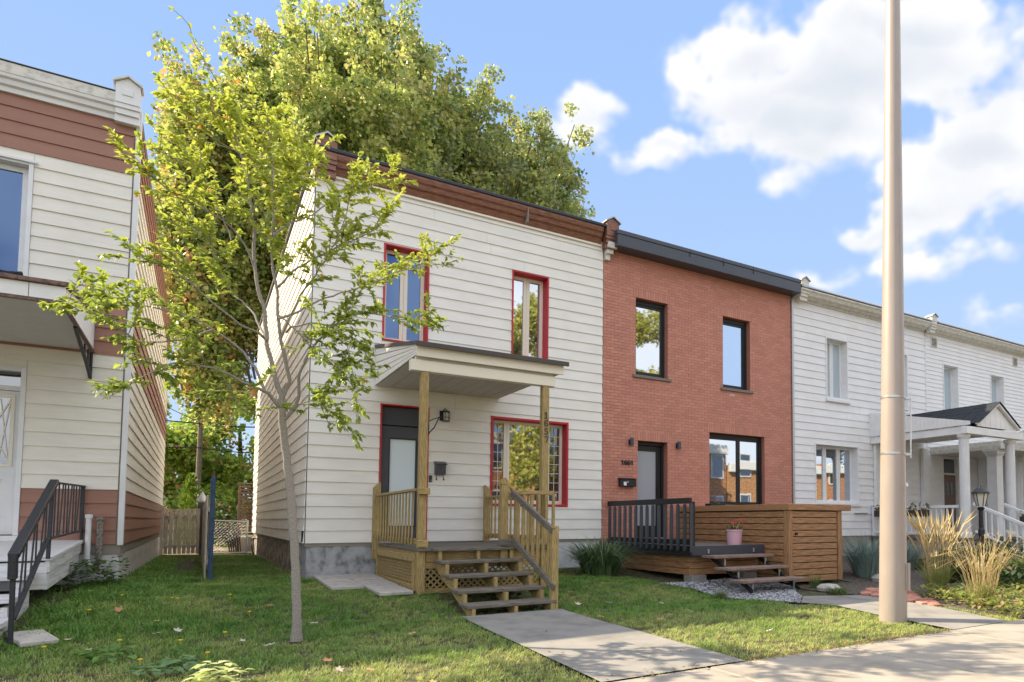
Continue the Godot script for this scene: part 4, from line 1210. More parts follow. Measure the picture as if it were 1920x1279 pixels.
	for i in 4:
		bxx(p, "tread", 1.29, 2.44, ty[i] - 0.04, ty[i], tz[i], tz[i] + 0.175, M.grey_x, 0.005)
		bxx(p, "tread", 1.285, 2.445, ty[i] - 0.041, ty[i] + 0.001, tz[i] + 0.182, tz[i] + 0.37, M.grey_x, 0.006)
	bxx(p, "nosing", 1.25, 2.42, 0.545, 0.587, 2.75, 2.80, M.grey_x, 0.006)
	# stair rail
	bxx(p, "stair_post", 2.385, 2.475, -0.26, 0.90, 4.10, 4.19, M.pine_y, 0.006)
	bar(p, "handrail", Vector3(2.40, 1.41, 2.66), Vector3(2.40, 0.83, 4.18), 0.045, 0.09, M.grey_z, 0.006)
	bar(p, "lower_rail", Vector3(2.40, 0.68, 2.80), Vector3(2.40, 0.10, 4.22), 0.04, 0.085, M.grey_z, 0.006)
	for i in 7:
		var zz := 2.84 + i * 0.18
		var yt := 1.345 - (zz - 2.66) * 0.3816; var yb := 0.63 - (zz - 2.80) * 0.4085
		bxx(p, "baluster", 2.425, 2.463, yb - 0.02, yt, zz, zz + 0.045, M.pine_y, 0.008)
	# number on the right post
	var digits := ["1", "6", "5", "7"]
	var no := thing("porch_number", "black iron digits 1657 set one below the other on the right porch post", "house number", Vector3(2.94, 2.1, 2.681))
	for i in 4:
		letters(no, "digit", digits[i], Vector3(2.945 - 0.004 + i * 0.004, 2.585 - i * 0.125, 2.688), 0.10, 0.008, M.black, "Droid Serif")
	var hk := thing("plant_hook", "black iron plant hook on the left porch post", "hook", Vector3(1.19, 2.2, 2.62))
	tube(hk, "rod", [Vector3(1.19, 2.36, 2.66), Vector3(1.19, 2.22, 2.69), Vector3(1.19, 2.16, 2.70)], [0.008, 0.008, 0.008], M.black, 6)
	tube(hk, "arm", [Vector3(1.19, 2.18, 2.69), Vector3(1.25, 2.26, 2.74), Vector3(1.30, 2.40, 2.78), Vector3(1.34, 2.415, 2.80), Vector3(1.36, 2.38, 2.80)], [0.008, 0.008, 0.007, 0.007, 0.006], M.black, 6)
	tube(hk, "brace", [Vector3(1.19, 2.35, 2.66), Vector3(1.25, 2.385, 2.72), Vector3(1.31, 2.405, 2.78)], [0.006, 0.006, 0.006], M.black, 6)

func lattice(p: Node, o: Vector3, u: Vector3, w: float, h: float, n: Vector3) -> void:
	# thin crossed laths, too many and too fine to pick apart singly
	var st := sts()
	for s in [1.0, -1.0]:
		var k := -h
		while k < w:
			var a0 := maxf(k, 0.0); var a1 := minf(k + h, w)
			if a1 - a0 > 0.02:
				var p0: Vector3 = o + u * a0 + Vector3.UP * ((a0 - k) if s > 0 else h - (a0 - k)) + n * 0.0022 * s
				var p1: Vector3 = o + u * a1 + Vector3.UP * ((a1 - k) if s > 0 else h - (a1 - k)) + n * 0.0022 * s
				var zz: Vector3 = (p1 - p0).normalized()
				sbox(st, (p0 + p1) * 0.5, Vector3(0.024, 0.004, (p1 - p0).length()), Basis(n.cross(zz), n, zz))
			k += 0.088
	tag(done(p, "lattice", st, M.pine_y), "", "", "", "stuff")

# ------------------------------------------------------------------ left porch
func left_porch() -> void:
	var p := thing("white_porch_steps", "peeling white wooden porch and steps of the banded house", "porch", Vector3(-3.6, 0, 1.3))
	var tilt := Basis(Vector3.RIGHT, 0.05)
	for i in 9:
		box(p, "deck_board", Vector3(-4.4, 0.685 - (0.15 + i * 0.28) * 0.05, 0.15 + i * 0.28), Vector3(3.44, 0.04, 0.272), M.whitewood_x, tilt)
	bar(p, "fascia", Vector3(-2.72, 0.60, 0.03), Vector3(-2.72, 0.475, 2.50), 0.04, 0.13, M.whitewood_z)
	bar(p, "skirt", Vector3(-2.735, 0.435, 0.03), Vector3(-2.735, 0.32, 2.46), 0.03, 0.20, M.whitewood_z)
	bxx(p, "front_skirt", -6.1, -2.72, 0.23, 0.52, 2.465, 2.50, M.whitewood_x)
	var ty := [0.42, 0.24, 0.06]
	for i in 3:
		bxx(p, "tread", -5.2, -2.80, ty[i] - 0.05, ty[i], 2.52 + i * 0.5, 3.06 + i * 0.5, M.whitewood_x, 0.006)
	prism(p, "stringer", [Vector2(2.50, 0.35), Vector2(3.02, 0.35), Vector2(3.02, 0.15), Vector2(3.52, 0.15), Vector2(3.52, -0.05), Vector2(4.0, -0.05), Vector2(4.0, -0.2), Vector2(3.75, -0.2), Vector2(2.50, 0.05)], Vector3(-2.90, 0, 0), Vector3.BACK, Vector3.UP, Vector3.RIGHT * 0.05, M.whitewood_z)
	bxx(p, "support", -2.95, -2.88, -0.1, 0.24, 2.3, 2.4, M.grey_y)
	var r := thing("iron_railing", "black iron stair railing on the white porch", "railing", Vector3(-2.72, -0.1, 4.2))
	var A := Vector3(-2.71, 1.44, 0.02); var B := Vector3(-2.71, 1.385, 2.42); var C := Vector3(-2.71, 0.66, 4.27); var D := Vector3(-2.71, -0.10, 4.20)
	bar(r, "top_rail", A, B, 0.045, 0.02, M.iron)
	bar(r, "sloping_rail", B + Vector3(0, 0.01, -0.03), C, 0.075, 0.055, M.iron, 0.006)
	bar(r, "rail_end", C + Vector3(0, 0.03, 0), C + Vector3(0, -0.20, -0.02), 0.07, 0.06, M.iron, 0.006)
	bar(r, "foot_post", C + Vector3(0, -0.1, -0.03), D, 0.035, 0.035, M.iron)
	bar(r, "bottom_rail", Vector3(-2.71, 0.83, 0.02), Vector3(-2.71, 0.775, 2.66), 0.03, 0.025, M.iron)
	bar(r, "lower_rail", Vector3(-2.71, 0.775, 2.66), Vector3(-2.71, 0.10, 4.15), 0.04, 0.03, M.iron)
	bar(r, "wall_post", Vector3(-2.71, 0.70, 0.05), Vector3(-2.71, 1.45, 0.05), 0.03, 0.03, M.iron)
	bar(r, "middle_post", Vector3(-2.71, 0.56, 2.56), Vector3(-2.71, 1.33, 2.5), 0.035, 0.035, M.iron)
	for i in 10:
		var z := 0.26 + i * 0.225
		var tw := 0.10 if i % 3 == 1 else 0.0
		bar(r, "baluster", Vector3(-2.71, 0.82 - z * 0.02, z + tw), Vector3(-2.71, 1.43 - z * 0.022, z - tw * 0.6), 0.014, 0.014, M.iron, 0.002)
	for i in 6:
		var z := 2.78 + i * 0.235
		bar(r, "baluster", Vector3(-2.71, 0.775 - (z - 2.66) * 0.453, z), Vector3(-2.71, 1.385 - (z - 2.42) * 0.392, z - (0.14 if i % 2 else 0.0)), 0.014, 0.014, M.iron, 0.002)
	var s := thing("loose_slab", "broken pale concrete slab lying at the foot of the iron railing", "slab", Vector3(-2.6, -0.06, 4.05))
	box(s, "slab", Vector3(-2.60, gy(-2.6, 4.0) + 0.02, 3.98), Vector3(0.26, 0.045, 0.52), M.slab, Basis(Vector3.UP, 0.35) * Basis(Vector3.RIGHT, 0.08), 0.008)

# ------------------------------------------------------------------ deck of the brick house
func brick_deck() -> void:
	var p := thing("black_deck", "dark deck with black railing and floating plank steps at the brick house", "deck", Vector3(6.4, 0, 1.4))
	for i in 9:
		bxx(p, "deck_board", 5.62 + i * 0.18, 5.62 + i * 0.18 + 0.174, 0.495, 0.53, 0.02, 2.80, M.grey_z, 0.004)
	bxx(p, "fascia", 5.56, 5.60, 0.35, 0.535, 0.02, 2.86, M.black, 0.006)
	bxx(p, "fascia", 5.601, 7.24, 0.36, 0.533, 2.812, 2.86, M.charcoal, 0.006)
	for i in 3:
		bxx(p, "skirt_board", 5.66, 5.69, 0.02 + i * 0.112, 0.125 + i * 0.112, 0.02, 2.68, M.cedar_z, 0.004)
		bxx(p, "skirt_board", 5.691, 7.24, 0.02 + i * 0.112, 0.125 + i * 0.112, 2.66, 2.69, M.cedar_x, 0.004)
	bxx(p, "footing", 5.66, 5.98, -0.25, 0.018, 2.5, 2.76, M.concrete_grey, 0.01)
	bxx(p, "footing", 6.85, 7.15, -0.25, 0.018, 2.5, 2.76, M.concrete_grey, 0.01)
	# black railing on the left side
	bxx(p, "rail", 5.50, 5.56, 1.265, 1.365, 0.02, 2.90, M.black, 0.006)
	bxx(p, "rail", 5.52, 5.56, 0.55, 0.64, 0.02, 2.88, M.black, 0.006)
	bxx(p, "end_post", 5.565, 5.64, 0.535, 1.30, 2.80, 2.88, M.black, 0.006)
	for i in 14:
		var z := 0.10 + i * 0.203
		prism(p, "baluster", [Vector2(z, 0.47), Vector2(z + 0.03, 0.44), Vector2(z + 0.06, 0.47), Vector2(z + 0.06, 1.23), Vector2(z + 0.03, 1.26), Vector2(z, 1.23)], Vector3(5.475, 0, 0), Vector3.BACK, Vector3.UP, Vector3.RIGHT * 0.04, M.charcoal)
	bxx(p, "end_plank", 5.50, 5.56, 0.42, 1.264, 2.905, 2.935, M.charcoal, 0.004)
	# floating treads on black stringers
	var ty := [0.37, 0.185, 0.005]; var tz := [2.88, 3.24, 3.63]
	for i in 3:
		bxx(p, "tread", 5.77, 7.12 + i * 0.03, ty[i] - 0.045, ty[i], tz[i], tz[i] + 0.185, M.tread_x, 0.006)
		bxx(p, "tread", 5.77, 7.12 + i * 0.03, ty[i] - 0.044, ty[i] + 0.001, tz[i] + 0.195, tz[i] + 0.38, M.tread_x, 0.006)
		for xx in [6.02, 6.95]:
			if i < 2: bxx(p, "tread_strut", xx, xx + 0.03, ty[i + 1] + 0.002, ty[i] - 0.046, tz[i] + 0.30, tz[i] + 0.33, M.galv, 0.003)
	for xx in [5.94, 6.98]:
		bar(p, "stringer", Vector3(xx, 0.40, 2.80), Vector3(xx, -0.17, 4.02), 0.04, 0.06, M.black)
	for xx in [6.02, 6.95]: bxx(p, "tread_strut", xx, xx + 0.03, -0.25, -0.04, 3.9, 3.93, M.galv, 0.003)
	for xx in [5.92, 6.96]: bxx(p, "bracket", xx, xx + 0.03, 0.37, 0.47, 2.861, 2.875, M.galv, 0.002)
	# board-clad storage shed beside it
	var s := thing("storage_shed", "cedar board storage shed with a flat lid beside the black deck", "shed", Vector3(8.0, 0, 1.8))
	bxx(s, "body", 7.30, 8.62, -0.12, 1.15, 0.02, 3.46, M.black, 0.004)
	var n := 11
	for i in n:
		var y0 := -0.13 + i * 0.1165
		bxx(s, "board", 7.262, 7.295, y0, y0 + 0.103, 0.03, 3.35, M.cedar_z, 0.004)
		bxx(s, "board", 7.355, 8.50, y0, y0 + 0.103, 3.465, 3.495, M.cedar_x, 0.004)
	bxx(s, "corner_post", 7.255, 7.35, -0.14, 1.155, 3.465, 3.50, M.cedar_y, 0.005)
	bxx(s, "corner_post", 7.256, 7.294, -0.14, 1.155, 3.36, 3.464, M.cedar_y, 0.005)
	bxx(s, "corner_post", 8.525, 8.64, -0.14, 1.155, 3.43, 3.498, M.cedar_y, 0.005)
	bxx(s, "lid", 7.23, 8.87, 1.158, 1.275, 0.02, 3.53, M.cedar_x, 0.008)
	tube(s, "knob", [Vector3(7.425, 0.735, 3.495), Vector3(7.425, 0.735, 3.535)], [0.024, 0.024], M.black, 10)
	# flower pot
	var c := Vector3(6.72, 0.531, 2.62)
	var pot := thing("flower_pot", "pink plastic flower pot with a red geranium on the deck corner", "flower pot", c)
	lathe(pot, "pot", c, [[0.0, 0.001], [0.125, 0.0], [0.15, 0.245], [0.16, 0.25], [0.16, 0.275], [0.145, 0.275], [0.14, 0.22], [0.0, 0.22]], M.pink, 28)
	geranium(pot, c + Vector3(0, 0.22, 0), 0.16)
	var c2 := Vector3(7.62, 1.276, 0.9)
	var p3 := thing("planter", "low planter with red flowers standing on the shed lid by the window", "planter", c2)
	bxx(p3, "tray", c2.x - 0.2, c2.x + 0.2, 1.276, 1.33, 0.8, 1.0, M.black, 0.006)
	geranium(p3, c2 + Vector3(0, 0.03, 0), 0.09)
	var cedar := thing("cedar_offcut", "small cedar offcut lying on the gravel under the plank steps", "wood", Vector3(6.5, -0.05, 3.1))
	box(cedar, "block", Vector3(6.5, gy(6.5, 3.1) + 0.05, 3.1), Vector3(0.13, 0.1, 0.18), M.cedar_x, Basis(Vector3.UP, 0.5))

func geranium(root: Node, at: Vector3, r: float) -> void:
	var xf := []; var cs := []
	for i in 70:
		var d := Vector3(rnd(-1, 1), rnd(0.1, 1), rnd(-1, 1)).normalized() * r * rnd(0.4, 1.0)
		xf.append(Transform3D(Basis(Vector3.UP, rnd(0, TAU)) * Basis(Vector3.RIGHT, rnd(-0.6, 0.9)), at + Vector3(d.x, d.y * 1.1, d.z)))
		cs.append(Color(0.07, 0.13, 0.03).lerp(Color(0.20, 0.22, 0.06), rnd(0, 1)))
	multi(root, "foliage", leaf_mesh(r * 0.45, r * 0.4), M.leaf, xf, cs)
	var red := mat("petal", lin(0.75, 0.05, 0.02), 0.5)
	for k in 2:
		var c := at + Vector3((0.7 - k * 1.1) * r, r * (1.35 - k * 0.25), r * 0.3)
		var st := sts()
		for i in 9:
			slathe(st, c + Vector3(rnd(-1, 1), rnd(-0.5, 0.6), rnd(-1, 1)) * r * 0.22, [[0.0, -r * 0.08], [r * 0.12, 0.0], [0.0, r * 0.08]], 7)
		done(root, "flower_head", st, red)
		tube(root, "stem", [at, c], [0.004, 0.003], M.leaf, 5)

# ------------------------------------------------------------------ white porch
func white_porch() -> void:
	var p := thing("gabled_porch", "white porch with a small gable, fluted columns and grey shingle roof", "porch", Vector3(14.8, 0, 1.5))
	var x0 := 13.66; var x1 := 16.12; var zf := 2.9
	bxx(p, "floor", x0, x1, 0.50, 0.56, 0.03, zf, M.grey_x, 0.006)
	bxx(p, "skirt", x0 + 0.05, x1, 0.0, 0.499, 0.05, zf - 0.06, M.core, 0.006)
	bxx(p, "ceiling", x0 + 0.05, x1 - 0.05, 3.24, 3.265, 0.03, zf - 0.05, M.aged_white, 0.004)
	bxx(p, "beam", x0 + 0.04, x0 + 0.19, 3.07, 3.239, 0.03, zf - 0.1, M.white, 0.006)
	bxx(p, "beam", x0 - 0.02, x1 + 0.02, 3.06, 3.24, zf - 0.099, zf + 0.08, M.white, 0.006)
	# side fascia of narrow vertical strips, sloping down to the front
	for i in 24:
		var a := 0.03 + i * 0.125
		var ya := 3.93 - a * 0.19; var yb := 3.93 - (a + 0.12) * 0.19
		prism(p, "fascia_strip", [Vector2(a, 3.27), Vector2(a + 0.121, 3.27), Vector2(a + 0.121, yb), Vector2(a, ya)], Vector3(x0, 0, 0), Vector3.BACK, Vector3.UP, Vector3.RIGHT * (0.02 + 0.003 * (i % 2)), M.white_board)
	# gable
	var ap := Vector2(14.89, 3.84)
	for i in 15:
		var xa := 14.06 + i * 0.112; var xb := xa + 0.108
		var top := func(xx: float) -> float: return 3.30 + maxf(0.0, 0.52 * (1.0 - absf(xx - ap.x) / 0.85))
		prism(p, "gable_strip", [Vector2(xa, 3.27), Vector2(xb, 3.27), Vector2(xb, top.call(xb)), Vector2(xa, top.call(xa))], Vector3(0, 0, zf + 0.06), Vector3.RIGHT, Vector3.UP, Vector3.BACK * (0.02 + 0.003 * (i % 2)), M.white_board)
	bar(p, "gable_edge", Vector3(13.98, 3.32, zf + 0.12), Vector3(14.89, 3.87, zf + 0.12), 0.10, 0.05, M.white)
	bar(p, "gable_edge", Vector3(14.89, 3.87, zf + 0.12), Vector3(15.83, 3.29, zf + 0.12), 0.10, 0.05, M.white)
	# shingled roof: courses of tabs on both slopes
	for s in [-1.0, 1.0]:
		for i in 5:
			var t0 := i / 5.0; var t1 := (i + 1) / 5.0
			var a := Vector3(14.89 + s * 0.92 * (1.0 - t0), 3.33 + 0.56 * t0, 0)
			var b := Vector3(14.89 + s * 0.92 * (1.0 - t1), 3.33 + 0.56 * t1, 0)
			for k in 10:
				var z0 := 0.06 + k * 0.305
				var m1 := (a + b) * 0.5 + Vector3(0, 0.012 + 0.004 * i + rnd(0, 0.004), z0 + 0.15)
				var u := (b - a).normalized()
				put(p, "shingle", cmesh(Vector3((b - a).length() + 0.03, 0.012, 0.298), 0.003), M.shingle, m1, Basis(u * s, Vector3.BACK.cross(u * s), Vector3.BACK))
	# columns
	for e in [[13.82, 2.76], [15.86, 2.76]]:
		var c := Vector3(e[0], 0.56, e[1])
		var st := sts()
		slathe(st, c, [[0.15, 0.0], [0.15, 0.10], [0.125, 0.14]], 20)
		for k in 20:
			var a := TAU * k / 20
			sbox(st, c + Vector3(cos(a) * 0.112, 1.30, sin(a) * 0.112), Vector3(0.014, 2.32, 0.022), Basis(Vector3.UP, -a))
		slathe(st, c, [[0.11, 0.10], [0.105, 2.42]], 20)
		slathe(st, c, [[0.125, 2.40], [0.15, 2.44], [0.165, 2.50], [0.0, 2.50]], 20)
		done(p, "column", st, M.white)
	bxx(p, "pilaster", 13.80, 13.98, 0.56, 3.07, 0.03, 0.12, M.white, 0.006)
	bxx(p, "pilaster", 15.88, 16.12, 0.56, 3.07, 0.03, 0.14, M.white, 0.006)
	# side balustrade
	bxx(p, "rail", 13.70, 13.78, 1.28, 1.35, 0.04, 2.62, M.white, 0.006)
	bxx(p, "rail", 13.71, 13.77, 0.63, 0.69, 0.04, 2.62, M.white, 0.006)
	bxx(p, "newel", 13.69, 13.79, 0.56, 1.40, 0.04, 0.13, M.white, 0.006)
	for i in 16: bxx(p, "baluster", 13.725, 13.757, 0.691, 1.279, 0.2 + i * 0.15, 0.232 + i * 0.15, M.white, 0.004)
	# steps and sloping handrails
	for i in 3: bxx(p, "step", 14.0, 15.3, 0.38 - i * 0.17 - 0.1, 0.38 - i * 0.17, zf + i * 0.38, zf + 0.4 + i * 0.38, M.concrete_grey, 0.006)
	for xx in [13.98, 15.3]:
		bar(p, "handrail", Vector3(xx, 1.38, zf - 0.02), Vector3(xx, 0.78, zf + 1.45), 0.07, 0.07, M.white)
		bar(p, "lower_rail", Vector3(xx, 0.72, zf + 0.02), Vector3(xx, 0.15, zf + 1.42), 0.05, 0.05, M.white)
		for i in 9: bxx(p, "baluster", xx - 0.016, xx + 0.016, 0.70 - i * 0.062, 1.33 - i * 0.063, zf + 0.12 + i * 0.15, zf + 0.152 + i * 0.15, M.white, 0.004)
	lathe(p, "ceiling_lamp", Vector3(14.9, 3.10, 1.4), [[0.0, 0.0], [0.11, 0.02], [0.16, 0.07], [0.17, 0.135], [0.0, 0.14]], M.lamp_glass, 20)
	for e in [["flower_box", 0.5, "dark flower box hanging on the porch rail nearest the house wall"], ["flower_box_001", 1.55, "dark flower box hanging on the porch rail further from the wall"]]:
		flower_box(e[0], Vector3(13.64, 1.16, e[1]), false, e[2])
	flower_box("flower_box_002", Vector3(15.42, 0.98, zf + 0.55), true, "brown flower box hooked over the sloping stair rail")
	# stuccoed porch of the next house
	var q := thing("stucco_porch", "white stuccoed porch piers and gable of the next house on the right", "porch", Vector3(18.5, 0, 1.5))
	bxx(q, "wall", 18.8, 19.4, 0.3, 3.1, 0.03, 1.2, M.white, 0.01)
	bxx(q, "pier", 16.45, 16.75, 0.4, 2.75, 1.75, 2.05, M.white, 0.01)
	bxx(q, "pier", 18.3, 19.2, 0.3, 2.9, 1.75, 2.2, M.white, 0.01)
	for e in [[2.751, 2.80, 0.02], [2.801, 2.87, 0.05], [2.871, 2.91, 0.08]]:
		bxx(q, "capital", 16.45 - e[2], 16.75 + e[2], e[0], e[1], 1.75 - e[2], 2.05 + e[2], M.white, 0.006)
	bxx(q, "beam", 16.4, 20.5, 2.92, 3.15, 0.03, 2.2, M.aged_white, 0.006)
	prism(q, "gable", [Vector2(16.6, 3.152), Vector2(20.6, 3.152), Vector2(18.3, 3.75)], Vector3(0, 0, 2.05), Vector3.RIGHT, Vector3.UP, Vector3.BACK * 0.08, M.white_board)
	bxx(q, "floor", 16.4, 20.5, 0.2, 0.55, 0.03, 2.2, M.concrete_grey, 0.006)
	bxx(q, "mailbox_panel", 19.25, 19.3, 1.5, 1.9, 2.201, 2.25, M.black, 0.004)

func flower_box(nm: String, c: Vector3, across: bool, label: String) -> void:
	var f := thing(nm, label, "flower box", c)
	var s := Vector3(0.2, 0.17, 0.55) if not across else Vector3(0.5, 0.2, 0.22)
	var m := mat("box_brown", lin(0.05, 0.04, 0.035), 0.7)
	box(f, "tray", c, s, m, Basis.IDENTITY, 0.012)
	var xf := []; var cs := []
	for i in 60:
		var q := c + Vector3(rnd(-0.5, 0.5) * s.x * 1.3, s.y * 0.4 + rnd(0, 0.16), rnd(-0.5, 0.5) * s.z * 1.1)
		xf.append(Transform3D(Basis(Vector3(rnd(-1, 1), rnd(-1, 1), rnd(-1, 1)).normalized(), rnd(0, TAU)), q))
		cs.append(Color(0.08, 0.13, 0.04).lerp(Color(0.28, 0.2, 0.1), rnd(0, 1)))
	multi(f, "foliage", leaf_mesh(0.09, 0.045), M.leaf, xf, cs)

# ------------------------------------------------------------------ passage between the houses
func side_yard() -> void:
	var g := thing("picket_gate", "beige board-on-board gate closing the passage on the left", "gate", Vector3(-1.75, 0, -11.6))
	for i in 8:
		var x := -2.17 + i * 0.105
		var zz := -11.55 if i % 2 else -11.62
		bxx(g, "picket", x, x + 0.088, 0.03, 1.29 + rnd(-0.01, 0.02), zz, zz + 0.022, M.fence_y, 0.004)
	for y in [0.22, 1.08]: bxx(g, "rail", -2.19, -1.33, y, y + 0.07, -11.597, -11.552, M.fence_x, 0.004)
	bxx(g, "gate_post", -2.26, -2.18, 0.0, 1.38, -11.63, -11.54, M.fence_y, 0.005)
	var f := thing("board_fence", "beige board fence seen edge-on with a tall blue end post", "fence", Vector3(-1.25, 0, -0.1))
	bxx(f, "end_post", -1.262, -1.20, 0.0, 1.64, -0.14, -0.06, M.blue_paint, 0.005)
	var z := -0.2
	var k := 0
	while z > -11.2:
		var x := -1.30 if k % 2 else -1.24
		bxx(f, "board", x, x + 0.02, 0.03, 1.36 + rnd(-0.01, 0.01), z - 0.15, z, M.fence_y, 0.003)
		z -= 0.156; k += 1
	for y in [0.3, 1.1]: bxx(f, "rail", -1.279, -1.241, y, y + 0.08, -11.2, -0.16, M.fence_z, 0.004)
	bxx(f, "post", -1.36, -1.27, 0.0, 1.46, -11.34, -11.25, M.charcoal, 0.004)
	var gp := thing("grey_post", "grey-blue fence post with a pyramid cap behind the gate", "post", Vector3(-1.3, 0, -12.1))
	bxx(gp, "post", -1.42, -1.22, 0.0, 1.50, -12.2, -12.0, M.charcoal, 0.006)
	lathe(gp, "cap", Vector3(-1.32, 1.50, -12.1), [[0.16, 0.0], [0.16, 0.05], [0.0, 0.33]], M.galv, 4)
	# chain-link gate
	var c := thing("chain_link_gate", "galvanised chain-link gate across the back of the passage", "gate", Vector3(-0.6, 0, -12.3))
	var fm := sts()
	for e in [[Vector3(-1.12, -0.03, -12.3), Vector3(-1.12, 1.0, -12.3)], [Vector3(-0.16, -0.03, -12.3), Vector3(-0.16, 0.98, -12.3)], [Vector3(-1.12, 0.97, -12.3), Vector3(-0.16, 0.93, -12.3)], [Vector3(-1.12, 0.0, -12.3), Vector3(-0.16, 0.0, -12.3)]]:
		stube(fm, [e[0], e[1]], [0.022, 0.022], 8)
	done(c, "frame", fm, M.galv)
	var wr := sts()
	for s in [1.0, -1.0]:
		for i in 21:
			var a := -1.12 - 0.94 + i * 0.092
			var t0 := maxf(a, -1.12); var t1 := minf(a + 0.94, -0.16)
			if t1 - t0 < 0.02: continue
			var y0 := (t0 - a) if s > 0 else 0.94 - (t0 - a)
			var y1 := (t1 - a) if s > 0 else 0.94 - (t1 - a)
			stube(wr, [Vector3(t0, y0, -12.3), Vector3(t1, y1, -12.3)], [0.0019, 0.0019], 4)
	tag(done(c, "wire_mesh", wr, M.galv), "", "", "", "stuff")
	# stacked chairs
	for i in 6:
		var ch := thing("patio_chair" if i == 0 else "patio_chair_%03d" % i, ["lowest", "second lowest", "third lowest", "third from the top", "second from the top", "topmost"][i] + " black sling patio chair in the stack behind the chain-link gate", "chair", Vector3(-0.8 + i * 0.05, 0.0, -13.0), "stacked black patio chairs")
		var o := Vector3(-0.85 + i * 0.055, 0.03 + i * 0.05, -13.0)
		for s in [0.0, 0.42]:
			tube(ch, "frame", [o + Vector3(0.28, -0.03 - i * 0.05, s), o + Vector3(0.22, 0.30, s), o + Vector3(0.12, 0.46, s), o + Vector3(-0.05, 0.50, s), o + Vector3(-0.28, 0.52, s)], [0.016, 0.016, 0.016, 0.016, 0.016], M.black, 6)
		prism(ch, "sling", [Vector2(0.20, 0.30), Vector2(0.11, 0.45), Vector2(-0.05, 0.49), Vector2(-0.27, 0.51), Vector2(-0.27, 0.50), Vector2(-0.05, 0.48), Vector2(0.10, 0.44), Vector2(0.19, 0.295)], o, Vector3.RIGHT, Vector3.UP, Vector3.BACK * 0.41, M.charcoal)
	# slatted screen
	var s := thing("slatted_screen", "brown slatted wooden privacy screen at the rear corner of the cream house", "screen", Vector3(-0.25, 0, -12.9))
	for x in [-0.40, 0.10]: bxx(s, "post", x, x + 0.06, -0.05, 2.10, -12.95, -12.89, M.brown_trim, 0.004)
	for i in 16: bxx(s, "slat", -0.34, 0.10, 0.52 + i * 0.098, 0.585 + i * 0.098, -12.935, -12.915, M.brown_trim, 0.003)
	bxx(s, "cap", -0.42, 0.18, 2.101, 2.14, -12.97, -12.87, M.brown_trim, 0.004)
	bxx(s, "base_panel", -0.34, 0.10, 0.0, 0.46, -12.94, -12.91, M.soffit, 0.004)

# ------------------------------------------------------------------ trees behind
func crown(root: Node, nm: String, lobes: Array, per: int, mesh: Mesh, colf: Callable) -> void:
	var xf := []; var cs := []
	for l in lobes:
		var c: Vector3 = l[0]; var r: Vector3 = l[1]
		for i in int(per * l[2]):
			var d := Vector3(RNG.randfn(0, 1), RNG.randfn(0, 1), RNG.randfn(0, 1)).normalized()
			var q := pow(rnd(0.0, 1.0), 0.45)
			var p := c + Vector3(d.x * r.x, d.y * r.y, d.z * r.z) * q
			var b := Basis(Vector3(rnd(-1, 1), rnd(-1, 1), rnd(-1, 1)).normalized(), rnd(0, TAU))
			xf.append(Transform3D(b.scaled(Vector3.ONE * rnd(0.7, 1.25)), p))
			cs.append(colf.call(p))
	multi(root, nm, mesh, M.leaf, xf, cs)

func green(a: Color, b: Color) -> Color:
	return a.lerp(b, rnd(0, 1))

